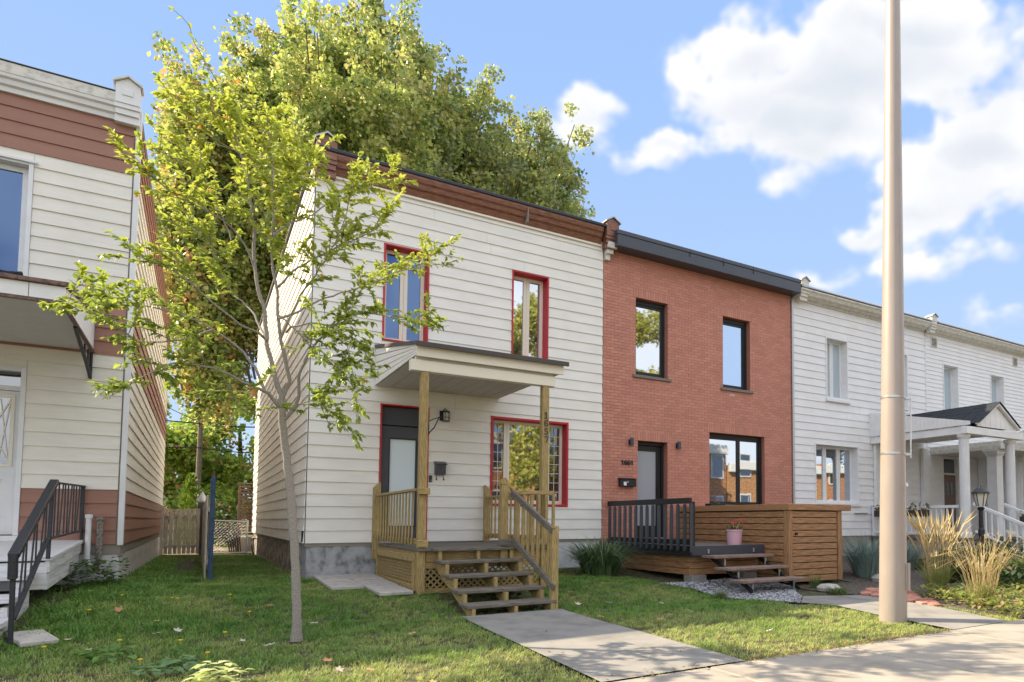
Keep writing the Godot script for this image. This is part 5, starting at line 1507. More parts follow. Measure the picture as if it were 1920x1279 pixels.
func back_yard() -> void:
	# large maple behind the cream house
	var base := Vector3(4.4, 0, -18.0)
	var t := thing("maple_tree", "large yellowing maple rising behind the cream house", "tree", base)
	var lobes := []
	var limbs := sts()
	var fork := base + Vector3(0.4, 7.2, 0)
	stube(limbs, [base + Vector3(0, -0.2, 0), base + Vector3(0.05, 3.5, 0), fork], [0.55, 0.45, 0.38], 10)
	# upright sprays, each with its own limb: [x, z, foot, top, radius]
	var rr := RandomNumberGenerator.new(); rr.seed = 99
	var edge := [Vector2(-8.2, 14.0), Vector2(-7.6, 16.2), Vector2(-6.6, 17.6), Vector2(-5.4, 18.9), Vector2(-4.1, 21.3), Vector2(-2.4, 22.0), Vector2(-0.4, 23.6), Vector2(1.4, 22.4), Vector2(3.3, 21.2), Vector2(4.5, 20.5), Vector2(6.9, 20.9), Vector2(8.0, 20.2), Vector2(8.8, 18.2), Vector2(9.4, 15.0)]
	for i in 106:
		var u := lerpf(-6.7, 7.9, fposmod(i * 0.618034, 1.0)); var zz := rr.randf_range(-1.0, 1.0) * sqrt(maxf(0.08, 1.0 - pow((u - 0.5) / 8.8, 2.0)))
		if i % 2 == 0: zz *= 0.35
		# silhouette: steep on the left, falling away to the right
		var hgt := 16.0
		for k in edge.size() - 1:
			if u >= edge[k].x and u < edge[k + 1].x: hgt = lerpf(edge[k].y, edge[k + 1].y, (u - edge[k].x) / (edge[k + 1].x - edge[k].x))
		hgt = lerpf(10.0, hgt, pow(sqrt(maxf(0.05, 1.0 - zz * zz)), 0.6)) + rr.randf_range(-2.4, 0.5)
		var low := 5.0 if u < -2.5 else 6.8
		var foot := maxf(low, hgt - rr.randf_range(6.0, 12.0))
		var lean := Vector3(u * 0.035, 0, zz * 0.4)
		var n := int((hgt - foot) / 0.95)
		for k in n + 1:
			var s := float(k) / n
			var r := lerpf(0.95, 0.28, s * s) * rr.randf_range(0.7, 1.15)
			if k == 0: r *= 0.8
			lobes.append([base + Vector3(u, lerpf(foot, hgt - 0.5, s), zz * 5.5) + lean * (s - 0.5) * 3.0 + Vector3(rr.randf_range(-0.5, 0.5), 0, rr.randf_range(-0.5, 0.5)), Vector3(r, r * rr.randf_range(1.0, 1.5), r), r * r])
		var c := base + Vector3(u, hgt - 1.0, zz * 5.5) + lean
		var m := fork.lerp(base + Vector3(u, foot, zz * 5.5) - lean, 0.75)
		stube(limbs, [fork, m, c], [0.07, 0.05, 0.02], 5)
	done(t, "trunk", limbs, M.dark_bark)
	var leafc := cluster_mesh(9, 0.23, 0.155, 0.125, 31)
	crown(t, "crown", lobes, 124, leafc, func(p: Vector3) -> Color:
		var c := green(Color(0.30, 0.39, 0.09), Color(0.70, 0.72, 0.22))
		if rnd(0, 1) < 0.24: c = green(Color(0.12, 0.19, 0.045), Color(0.24, 0.30, 0.08))
		var left := smoothstep(1.5, -3.4, p.x)
		if rnd(0, 1) < left * (0.15 + 0.22 * smoothstep(10.0, 6.0, p.y)): c = green(Color(0.66, 0.50, 0.16), Color(0.68, 0.34, 0.15))
		elif rnd(0, 1) < 0.16: c = green(Color(0.56, 0.50, 0.14), Color(0.58, 0.54, 0.22))
		elif rnd(0, 1) < smoothstep(2.0, 9.0, p.x) * 0.5: c = green(Color(0.26, 0.32, 0.13), Color(0.48, 0.50, 0.26))
		return c)
	# trees filling the gap
	var kinds := [["leafy_tree", Vector3(-4.6, 0, -31.0), 8.2, 3.3, "broad green tree with reddish leaves seen through the passage behind the pole"], ["leafy_tree_001", Vector3(0.2, 0, -29.0), 8.2, 3.0, "bright green tree right of the utility pole in the passage"], ["leafy_tree_002", Vector3(-2.0, 0, -27.0), 5.4, 2.2, "low bushy tree straight behind the utility pole"], ["leafy_tree_003", Vector3(-10.0, 0, -30.0), 8.0, 3.2, "green tree hidden mostly by the banded house"]]
	for e in kinds:
		var b: Vector3 = e[1]
		var tr := thing(e[0], e[4], "tree", b, "trees behind the passage")
		tube(tr, "trunk", [b + Vector3(0, -0.2, 0), b + Vector3(0.1, e[2] * 0.4, 0), b + Vector3(0.0, e[2] * 0.7, 0)], [0.2, 0.15, 0.06], M.dark_bark)
		var ll := []
		for i in 16:
			var a := rnd(0, TAU)
			var yy := rnd(0.16, 0.92)
			var w: float = e[3] * sqrt(maxf(0.1, 1.0 - pow(absf(yy - 0.5) * 1.7, 2.0)))
			var q := rnd(0.3, 0.85)
			ll.append([b + Vector3(cos(a) * w * q, e[2] * yy, sin(a) * w * q * 0.8), Vector3.ONE * e[3] * rnd(0.26, 0.42), 1.0])
		var redw: float = 0.22 if e[0] == "leafy_tree" else 0.07
		crown(tr, "crown", ll, 150, cluster_mesh(6, 0.2, 0.19, 0.15, 5), func(_p: Vector3) -> Color:
			if rnd(0, 1) < redw: return green(Color(0.52, 0.20, 0.09), Color(0.56, 0.38, 0.12))
			return green(Color(0.20, 0.34, 0.06), Color(0.56, 0.66, 0.13)))
	var bsh := [["garden_bush", Vector3(-2.7, 0, -20.0), 1.5, "reddish bush behind the beige gate", 0.6], ["garden_bush_001", Vector3(-0.2, 0, -19.5), 1.8, "dark green bush behind the chain-link gate", 0.12]]
	for e in bsh:
		var b: Vector3 = e[1]
		var bu := thing(e[0], e[3], "bush", b)
		tube(bu, "stem", [b, b + Vector3(0.05, e[2] * 0.6, 0)], [0.04, 0.02], M.dark_bark, 6)
		var ll := []
		for i in 9: ll.append([b + Vector3(rnd(-0.9, 0.9), rnd(0.2, e[2] * 0.9), rnd(-0.5, 0.5)), Vector3.ONE * 0.5, 1.0])
		var k: float = e[4]
		crown(bu, "crown", ll, 90, cluster_mesh(5, 0.1, 0.11, 0.08, 8), func(_p: Vector3) -> Color:
			return green(Color(0.36, 0.12, 0.06), Color(0.35, 0.22, 0.10)) if rnd(0, 1) < k else green(Color(0.05, 0.10, 0.025), Color(0.14, 0.2, 0.05)))
	# thuja
	var cb := Vector3(-1.62, 0, -15.0)
	var th := thing("cedar_shrub", "cone-shaped green cedar just behind the gate", "shrub", cb)
	tube(th, "trunk", [cb, cb + Vector3(0, 1.8, 0)], [0.05, 0.02], M.dark_bark, 6)
	var xf := []; var cs := []
	for i in 1900:
		var y := pow(rnd(0, 1), 1.25)
		var r := 0.5 * pow(1.0 - y, 0.55) * sqrt(rnd(0.25, 1.0)); var a := rnd(0, TAU)
		xf.append(Transform3D(Basis(Vector3.UP, -a + PI / 2) * Basis(Vector3.RIGHT, rnd(-1.5, -0.7)), cb + Vector3(cos(a) * r, 0.15 + y * 2.25, sin(a) * r)))
		cs.append(green(Color(0.12, 0.22, 0.03), Color(0.30, 0.40, 0.06)))
	multi(th, "crown", leaf_mesh(0.16, 0.05), M.leaf, xf, cs)
	# utility pole with transformer and cables
	var up := Vector3(-1.47, -0.1, -22.0)
	var pole := thing("utility_pole", "grey wooden utility pole with a transformer behind the passage", "utility pole", up)
	tube(pole, "pole", [up, up + Vector3(0.03, 5.0, 0), up + Vector3(0.05, 9.0, 0)], [0.10, 0.088, 0.075], mat("old_wood", lin(0.36, 0.30, 0.24), 0.9, T.grain, Vector3(5, 0.5, 5)), 12)
	lathe(pole, "transformer", Vector3(-1.12, 5.75, -21.85), [[0.0, 0.0], [0.20, 0.01], [0.22, 0.05], [0.22, 0.72], [0.19, 0.80], [0.0, 0.82]], M.galv, 18)
	bxx(pole, "bracket", -1.42, -1.28, 5.95, 6.3, -21.95, -21.85, M.galv, 0.01)
	tube(pole, "insulator", [Vector3(-1.12, 6.56, -21.85), Vector3(-1.12, 6.8, -21.85)], [0.05, 0.03], M.stone_sill, 8)
	var cb2 := thing("service_cable", "black service cables strung from the utility pole across the passage", "cable", Vector3(-1.47, 5, -22))
	for e in [[Vector3(-9, 5.35, -21.0), Vector3(-1.45, 4.95, -21.85), Vector3(1.6, 4.55, -17.0), 0.025], [Vector3(-6.5, 7.6, -20), Vector3(-1.5, 5.0, -21.9), Vector3(-1.46, 4.7, -22), 0.014], [Vector3(-9, 3.9, -21.5), Vector3(-1.45, 3.95, -21.85), Vector3(2.5, 3.9, -22), 0.022]]:
		var pts := []; var rad := []
		for i in 13:
			var s := i / 12.0
			var p: Vector3 = e[0].lerp(e[1], s * 2.0) if s < 0.5 else e[1].lerp(e[2], s * 2.0 - 1.0)
			var sg := fposmod(s * 2.0, 1.0)
			pts.append(p + Vector3(0, -0.25 * 4.0 * sg * (1.0 - sg) * 0.4, 0)); rad.append(e[3])
		tube(cb2, "cable", pts, rad, M.black, 5)

# ------------------------------------------------------------------ across the street (seen in the window panes)
func across_street() -> void:
	var n := 0
	for e in [[6.0, 8.0, 5.8], [14.1, 8.5, 5.5], [22.7, 6.0, 6.1], [28.8, 9.5, 4.9], [38.4, 9.0, 5.3]]:
		var x: float = e[0]; var w: float = e[1]; var hh: float = e[2]
		var o := thing("row_house" if n == 0 else "row_house_%03d" % n, "orange brick row house across the street, mirrored in the window panes", "house", Vector3(x + w * 0.5, -0.3, 26.5), "brick row houses across the street")
		bxx(o, "wall", x, x + w - 0.05, -0.4, hh, 25.0, 33.0, mat("far_brick%d" % n, lin(0.62, 0.29 + 0.03 * (n % 2), 0.14), 0.85, T.stain, Vector3(1, 1, 1)), 0.02)
		bxx(o, "cornice", x, x + w - 0.05, hh - 0.5, hh + 0.15, 24.7, 24.995, M.white, 0.03)
		for k in 3:
			for f in 2:
				var wx := x + 1.0 + k * w * 0.3
				var wn := bxx(o, "window", wx, wx + 1.1, 1.0 + f * 2.9, 2.7 + f * 2.9, 24.93, 24.99, M.white, 0.01)
				bxx(wn, "pane", wx + 0.1, wx + 1.0, 1.1 + f * 2.9, 2.6 + f * 2.9, 24.915, 24.925, M.glass_dark, 0.004)
		bar(o, "stair", Vector3(x + 1.2, -0.2, 21.5), Vector3(x + 4.2, 2.6, 24.6), 0.9, 0.12, M.tread_x)
		n += 1
	var lw := sts()
	quad(lw, Vector3(-60, -0.3, 19.0), Vector3(-60, -0.3, 25.2), Vector3(80, -0.3, 25.2), Vector3(80, -0.3, 19.0))
	tag(done(self, "far_lawn", lw, mat("far_grass", lin(0.10, 0.15, 0.03), 0.95, T.blotch, Vector3(0.6, 0.6, 0.6))), "lawn across the street", "lawn", "", "structure")
	var i := 0
	for e in [[Vector3(13.5, -0.3, 21.5), 13.5, 4.2], [Vector3(20.5, -0.3, 22.0), 14.0, 4.0], [Vector3(47.0, -0.3, 21.0), 9.0, 2.8]]:
		var b: Vector3 = e[0]
		var t := thing("roadside_tree" if i == 0 else "roadside_tree_%03d" % i, "yellow-green tree across the street, mirrored in the window panes", "tree", b, "trees across the street")
		tube(t, "trunk", [b, b + Vector3(0, e[1] * 0.5, 0)], [0.25, 0.15], M.dark_bark, 8)
		var ll := []
		for k in 26:
			var a := rnd(0, TAU); var yy := rnd(0.28, 0.96)
			var w: float = e[2] * sqrt(maxf(0.08, 1.0 - pow(absf(yy - 0.55) * 1.9, 2.0))) * rnd(0.3, 1.0)
			ll.append([b + Vector3(cos(a) * w, e[1] * yy, sin(a) * w * 0.7), Vector3(0.9, 1.2, 0.9) * rnd(0.7, 1.2), 1.0])
		crown(t, "crown", ll, 130, cluster_mesh(6, 0.24, 0.22, 0.17, 3), func(_p: Vector3) -> Color: return green(Color(0.30, 0.34, 0.05), Color(0.62, 0.56, 0.12)))
		i += 1

# ------------------------------------------------------------------ the young street tree
func street_tree() -> void:
	var br := [
		[0.044, 0.034, [Vector3(-0.57, -0.21, 4.75), Vector3(-0.59, 0.32, 4.75), Vector3(-0.63, 0.84, 4.75), Vector3(-0.66, 1.21, 4.75), Vector3(-0.71, 1.58, 4.75), Vector3(-0.75, 1.89, 4.75), Vector3(-0.77, 2.07, 4.75), Vector3(-0.77, 2.21, 4.75)]],
		[0.042, 0.004, [Vector3(-0.77, 2.18, 4.75), Vector3(-0.86, 2.50, 4.74), Vector3(-0.91, 2.73, 4.72), Vector3(-0.93, 3.02, 4.71), Vector3(-0.98, 3.19, 4.70), Vector3(-1.02, 3.37, 4.68), Vector3(-1.05, 3.87, 4.67), Vector3(-1.12, 4.35, 4.66), Vector3(-1.18, 4.57, 4.64), Vector3(-1.26, 4.83, 4.63), Vector3(-1.31, 5.05, 4.62), Vector3(-1.38, 5.23, 4.60), Vector3(-1.50, 5.42, 4.59), Vector3(-1.59, 5.57, 4.58), Vector3(-1.64, 5.77, 4.56), Vector3(-1.76, 5.84, 4.55)]],
		[0.036, 0.006, [Vector3(-0.76, 2.18, 4.75), Vector3(-0.70, 2.35, 4.78), Vector3(-0.75, 2.54, 4.81), Vector3(-0.80, 2.74, 4.85), Vector3(-0.83, 2.96, 4.88), Vector3(-0.85, 3.21, 4.91), Vector3(-0.90, 3.41, 4.94), Vector3(-0.91, 3.67, 4.97), Vector3(-0.91, 3.91, 5.00), Vector3(-0.92, 4.14, 5.04), Vector3(-0.95, 4.44, 5.07), Vector3(-0.99, 4.72, 5.10)]],
		[0.030, 0.004, [Vector3(-0.73, 1.97, 4.75), Vector3(-0.63, 2.15, 4.83), Vector3(-0.65, 2.33, 4.91), Vector3(-0.63, 2.45, 4.98), Vector3(-0.57, 2.62, 5.06), Vector3(-0.46, 2.76, 5.14), Vector3(-0.28, 2.96, 5.22), Vector3(-0.05, 3.00, 5.29), Vector3(0.23, 2.97, 5.37), Vector3(0.53, 2.98, 5.45)]],
		[0.022, 0.004, [Vector3(-0.83, 2.92, 4.90), Vector3(-0.70, 3.01, 4.81), Vector3(-0.56, 3.14, 4.71), Vector3(-0.44, 3.25, 4.62), Vector3(-0.18, 3.42, 4.53), Vector3(0.10, 3.59, 4.43), Vector3(0.40, 3.82, 4.34), Vector3(0.65, 3.96, 4.24), Vector3(0.83, 4.25, 4.15)]],
		[0.016, 0.004, [Vector3(-0.76, 2.80, 4.85), Vector3(-0.73, 2.84, 4.93), Vector3(-0.65, 2.86, 5.01), Vector3(-0.49, 2.89, 5.09), Vector3(-0.27, 2.72, 5.17), Vector3(-0.22, 2.40, 5.25)]],
		[0.030, 0.004, [Vector3(-0.78, 2.07, 4.75), Vector3(-0.90, 2.21, 4.82), Vector3(-1.01, 2.23, 4.89), Vector3(-1.13, 2.27, 4.96), Vector3(-1.33, 2.34, 5.04), Vector3(-1.61, 2.34, 5.11), Vector3(-1.82, 2.19, 5.18), Vector3(-2.02, 1.99, 5.25)]],
		[0.024, 0.004, [Vector3(-0.91, 2.21, 4.80), Vector3(-0.98, 2.41, 4.74), Vector3(-1.12, 2.62, 4.67), Vector3(-1.34, 2.80, 4.61), Vector3(-1.60, 2.92, 4.54), Vector3(-1.92, 2.96, 4.48), Vector3(-2.23, 2.93, 4.41), Vector3(-2.48, 2.87, 4.35)]],
		[0.020, 0.004, [Vector3(-0.92, 2.75, 4.70), Vector3(-1.01, 2.80, 4.79), Vector3(-1.14, 2.82, 4.88), Vector3(-1.40, 2.99, 4.98), Vector3(-1.63, 3.16, 5.07), Vector3(-1.85, 3.18, 5.16), Vector3(-2.01, 3.15, 5.25)]],
		[0.018, 0.004, [Vector3(-1.01, 3.38, 4.65), Vector3(-1.14, 3.68, 4.73), Vector3(-1.38, 3.85, 4.81), Vector3(-1.66, 3.90, 4.89), Vector3(-1.90, 4.07, 4.97), Vector3(-1.98, 4.13, 5.05)]],
		[0.018, 0.004, [Vector3(-0.91, 3.68, 4.95), Vector3(-0.77, 3.88, 4.87), Vector3(-0.53, 4.08, 4.79), Vector3(-0.24, 4.46, 4.71), Vector3(0.04, 4.60, 4.63), Vector3(0.26, 4.73, 4.55)]],
		[0.018, 0.004, [Vector3(-0.85, 3.22, 4.90), Vector3(-0.69, 3.41, 5.06), Vector3(-0.44, 3.57, 5.23), Vector3(-0.18, 3.73, 5.39), Vector3(-0.04, 3.83, 5.55)]],
		[0.012, 0.003, [Vector3(-0.69, 2.07, 4.75), Vector3(-0.49, 2.18, 4.85), Vector3(-0.43, 2.05, 4.95), Vector3(-0.38, 1.89, 5.05)]],
		[0.014, 0.004, [Vector3(-1.12, 4.35, 4.65), Vector3(-0.95, 4.75, 4.48), Vector3(-0.81, 5.17, 4.32), Vector3(-0.73, 5.51, 4.15)]],
		[0.018, 0.004, [Vector3(-0.91, 2.73, 4.75), Vector3(-1.04, 3.08, 4.47), Vector3(-1.22, 3.34, 4.20), Vector3(-1.46, 3.93, 3.93), Vector3(-1.65, 4.10, 3.65)]],
		[0.018, 0.004, [Vector3(-0.80, 2.74, 4.85), Vector3(-0.68, 3.10, 5.07), Vector3(-0.58, 3.26, 5.30), Vector3(-0.39, 3.69, 5.53), Vector3(-0.35, 4.07, 5.75)]],
		[0.012, 0.003, [Vector3(-1.22, 3.69, 4.65), Vector3(-1.48, 4.33, 4.45), Vector3(-1.70, 4.52, 4.25), Vector3(-1.88, 4.66, 4.05)]],
		[0.010, 0.003, [Vector3(-1.01, 2.24, 4.85), Vector3(-1.16, 2.03, 4.95), Vector3(-0.99, 1.96, 5.05)]],
		[0.014, 0.003, [Vector3(-0.83, 2.97, 4.85), Vector3(-0.54, 2.64, 5.12), Vector3(-0.34, 2.41, 5.38), Vector3(-0.26, 2.15, 5.65)]],
		[0.014, 0.003, [Vector3(-1.34, 2.76, 4.75), Vector3(-1.62, 2.59, 4.85), Vector3(-1.88, 2.53, 4.95), Vector3(-2.09, 2.66, 5.05), Vector3(-2.32, 2.77, 5.15)]],
		[0.012, 0.003, [Vector3(-0.91, 3.89, 5.05), Vector3(-0.67, 4.37, 4.65), Vector3(-0.54, 4.87, 4.25), Vector3(-0.40, 5.34, 3.85)]],
		[0.010, 0.003, [Vector3(-1.18, 4.61, 4.55), Vector3(-1.40, 4.63, 4.68), Vector3(-1.49, 4.74, 4.82), Vector3(-1.58, 4.85, 4.95)]],
	]
	var t := thing("street_tree", "slender young tree with bright leaves standing on the lawn", "tree", Vector3(-0.57, -0.21, 4.75))
	var st := sts()
	var twigs := sts()
	var xf := []; var cs := []
	var leaf_at := func(p: Vector3, d: Vector3) -> void:
		var out := (d.normalized() + Vector3(rnd(-1, 1), rnd(-0.9, 0.5), rnd(-1, 1)) * 0.8).normalized()
		var b := along(Vector3.ZERO, out, Vector3(rnd(-0.6, 0.6), 1, rnd(-0.6, 0.6)).normalized())
		xf.append(Transform3D(b.scaled(Vector3.ONE * rnd(0.55, 1.2)), p))
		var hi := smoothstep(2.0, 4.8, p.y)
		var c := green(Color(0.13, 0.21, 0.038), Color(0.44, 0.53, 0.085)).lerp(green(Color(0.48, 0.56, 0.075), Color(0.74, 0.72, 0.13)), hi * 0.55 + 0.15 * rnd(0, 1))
		if rnd(0, 1) < 0.008: c = Color(0.55, 0.25, 0.07)
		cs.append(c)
	for k in br.size():
		var e: Array = br[k]
		var pts: Array = e[2]
		# smooth the limb
		var cv := Curve3D.new()
		for p in pts: cv.add_point(p)
		for i in pts.size():
			var a: Vector3 = pts[maxi(i - 1, 0)]; var b: Vector3 = pts[mini(i + 1, pts.size() - 1)]
			cv.set_point_in(i, (a - b) / 6.0); cv.set_point_out(i, (b - a) / 6.0)
		var len := cv.get_baked_length()
		var n := maxi(6, int(len / 0.09))
		var q := []; var rr := []
		for i in n + 1:
			var s := float(i) / n
			q.append(cv.sample_baked(s * len) + (Vector3(rnd(-1, 1), rnd(-1, 1), rnd(-1, 1)) * 0.008 if k > 0 else Vector3(rnd(-1, 1), 0, rnd(-1, 1)) * 0.004))
			rr.append(lerpf(e[0], e[1], pow(s, 0.7)) * (1.0 if k == 0 else 0.66) * (1.0 + rnd(-0.06, 0.06)))
		if k == 0:
			rr[0] = rr[0] * 1.35; rr[1] = rr[1] * 1.08
			stube(st, q, rr, 12)
			continue
		stube(twigs, q, rr, 7)
		var start := 0.46 if e[0] > 0.019 else (0.34 if e[0] > 0.015 else 0.16)
		var s2 := start
		while s2 < 1.0:
			var p := cv.sample_baked(s2 * len)
			var d := (cv.sample_baked(minf(s2 * len + 0.05, len)) - cv.sample_baked(maxf(s2 * len - 0.05, 0))).normalized()
			if p.y > 5.05:
				if rnd(0, 1) < 0.55: leaf_at.call(p, d + Vector3(rnd(-1, 1), 0, rnd(-1, 1)))
				s2 += 0.055 / len
				continue
			# a side twig with leaves
			var tl := rnd(0.18, 0.72) * (1.0 - 0.45 * s2)
			var td := (d * rnd(0.3, 0.8) + Vector3(rnd(-1, 1), rnd(-0.15, 0.95), rnd(-1, 1)) * 0.9).normalized()
			var tp := []
			for i in 5:
				var u := i / 4.0
				tp.append(p + td * tl * u + Vector3(0, -0.05 * u * u, 0) + Vector3(rnd(-1, 1), rnd(-1, 1), rnd(-1, 1)) * 0.012 * u)
			stube(twigs, tp, [0.0045, 0.004, 0.0032, 0.0025, 0.0015], 4)
			for i in int(tl / 0.0130):
				var u := rnd(0.12, 1.0)
				leaf_at.call(p + td * tl * u + Vector3(0, -0.05 * u * u, 0), td + Vector3(rnd(-1, 1), rnd(-0.5, 0.4), rnd(-1, 1)) * 0.9)
			for _w in RNG.randi_range(1, 2):
				var q2: Vector3 = tp[RNG.randi_range(1, 3)]
				var td2 := (td + Vector3(rnd(-1, 1), rnd(-0.5, 0.6), rnd(-1, 1)) * 0.9).normalized()
				stube(twigs, [q2, q2 + td2 * tl * 0.3, q2 + td2 * tl * 0.55], [0.003, 0.0025, 0.0015], 4)
				for i in int(tl / 0.022): leaf_at.call(q2 + td2 * tl * 0.55 * rnd(0.2, 1.0), td2)
			s2 += rnd(0.036, 0.085) / len
		for i in 5: leaf_at.call(q[-1] + Vector3(rnd(-1, 1), rnd(-1, 1), rnd(-1, 1)) * 0.02, q[-1] - q[-3])
	done(t, "trunk", st, M.bark)
	done(t, "branches", twigs, M.bark)
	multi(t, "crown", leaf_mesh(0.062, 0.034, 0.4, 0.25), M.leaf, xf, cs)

# ------------------------------------------------------------------ light pole
func light_pole() -> void:
	var x := 5.62; var z := 7.0
	var c := Vector3(x, gy(x, z), z)
	var p := thing("light_pole", "tall tapered taupe metal light pole on the lawn by the sidewalk", "pole", c)
	lathe(p, "shaft", c, [[0.168, -0.05], [0.165, 0.4], [0.155, 1.6], [0.141, 3.0], [0.115, 5.5], [0.082, 9.0]], M.pole, 40)
	# access cover on the right side of the shaft, towards the street
	var out := Vector3(0.50, 0, 0.87).normalized()
	var side := Vector3(-out.z, 0, out.x)
	var hc := put(p, "access_cover", cmesh(Vector3(0.11, 0.32, 0.02), 0.006), M.pole, c + Vector3(0, 0.54, 0) + out * 0.163, Basis(side * -1.0, Vector3.UP, out))
	put(hc, "cover_frame", cmesh(Vector3(0.014, 0.34, 0.03), 0.004), M.pole, c + Vector3(0, 0.54, 0) + out * 0.165 + side * 0.062, Basis(side * -1.0, Vector3.UP, out))
	put(hc, "bolt", cmesh(Vector3(0.03, 0.03, 0.03), 0.008), M.steel, c + Vector3(0, 0.65, 0) + out * 0.160, Basis(side * -1.0, Vector3.UP, out))
	for y in [2.03, 2.73]:
		var r := 0.1515 if y < 2.4 else 0.1445
		lathe(p, "steel_band", c + Vector3(0, y, 0), [[r, 0.0], [r + 0.005, 0.002], [r + 0.005, 0.026], [r, 0.028]], M.steel, 40)
		bar(p, "band_bracket", c + Vector3(0.12, y + 0.012, 0.085), c + Vector3(0.185, y + 0.012, 0.13), 0.03, 0.035, M.steel)
	tube(p, "sign_rod", [c + Vector3(0.182, 2.0, 0.127), c + Vector3(0.182, 2.82, 0.127)], [0.009, 0.009], M.white, 8)
	put(p, "clip", cmesh(Vector3(0.05, 0.05, 0.04), 0.008), M.white, c + Vector3(0, 1.66, 0) + out * 0.160, Basis(side * -1.0, Vector3.UP, out))
	# it stands a degree out of plumb
	p.transform.basis = Basis(Vector3.UP.cross(Vector3(0.82, 0, 0.57)).normalized(), 0.0168)

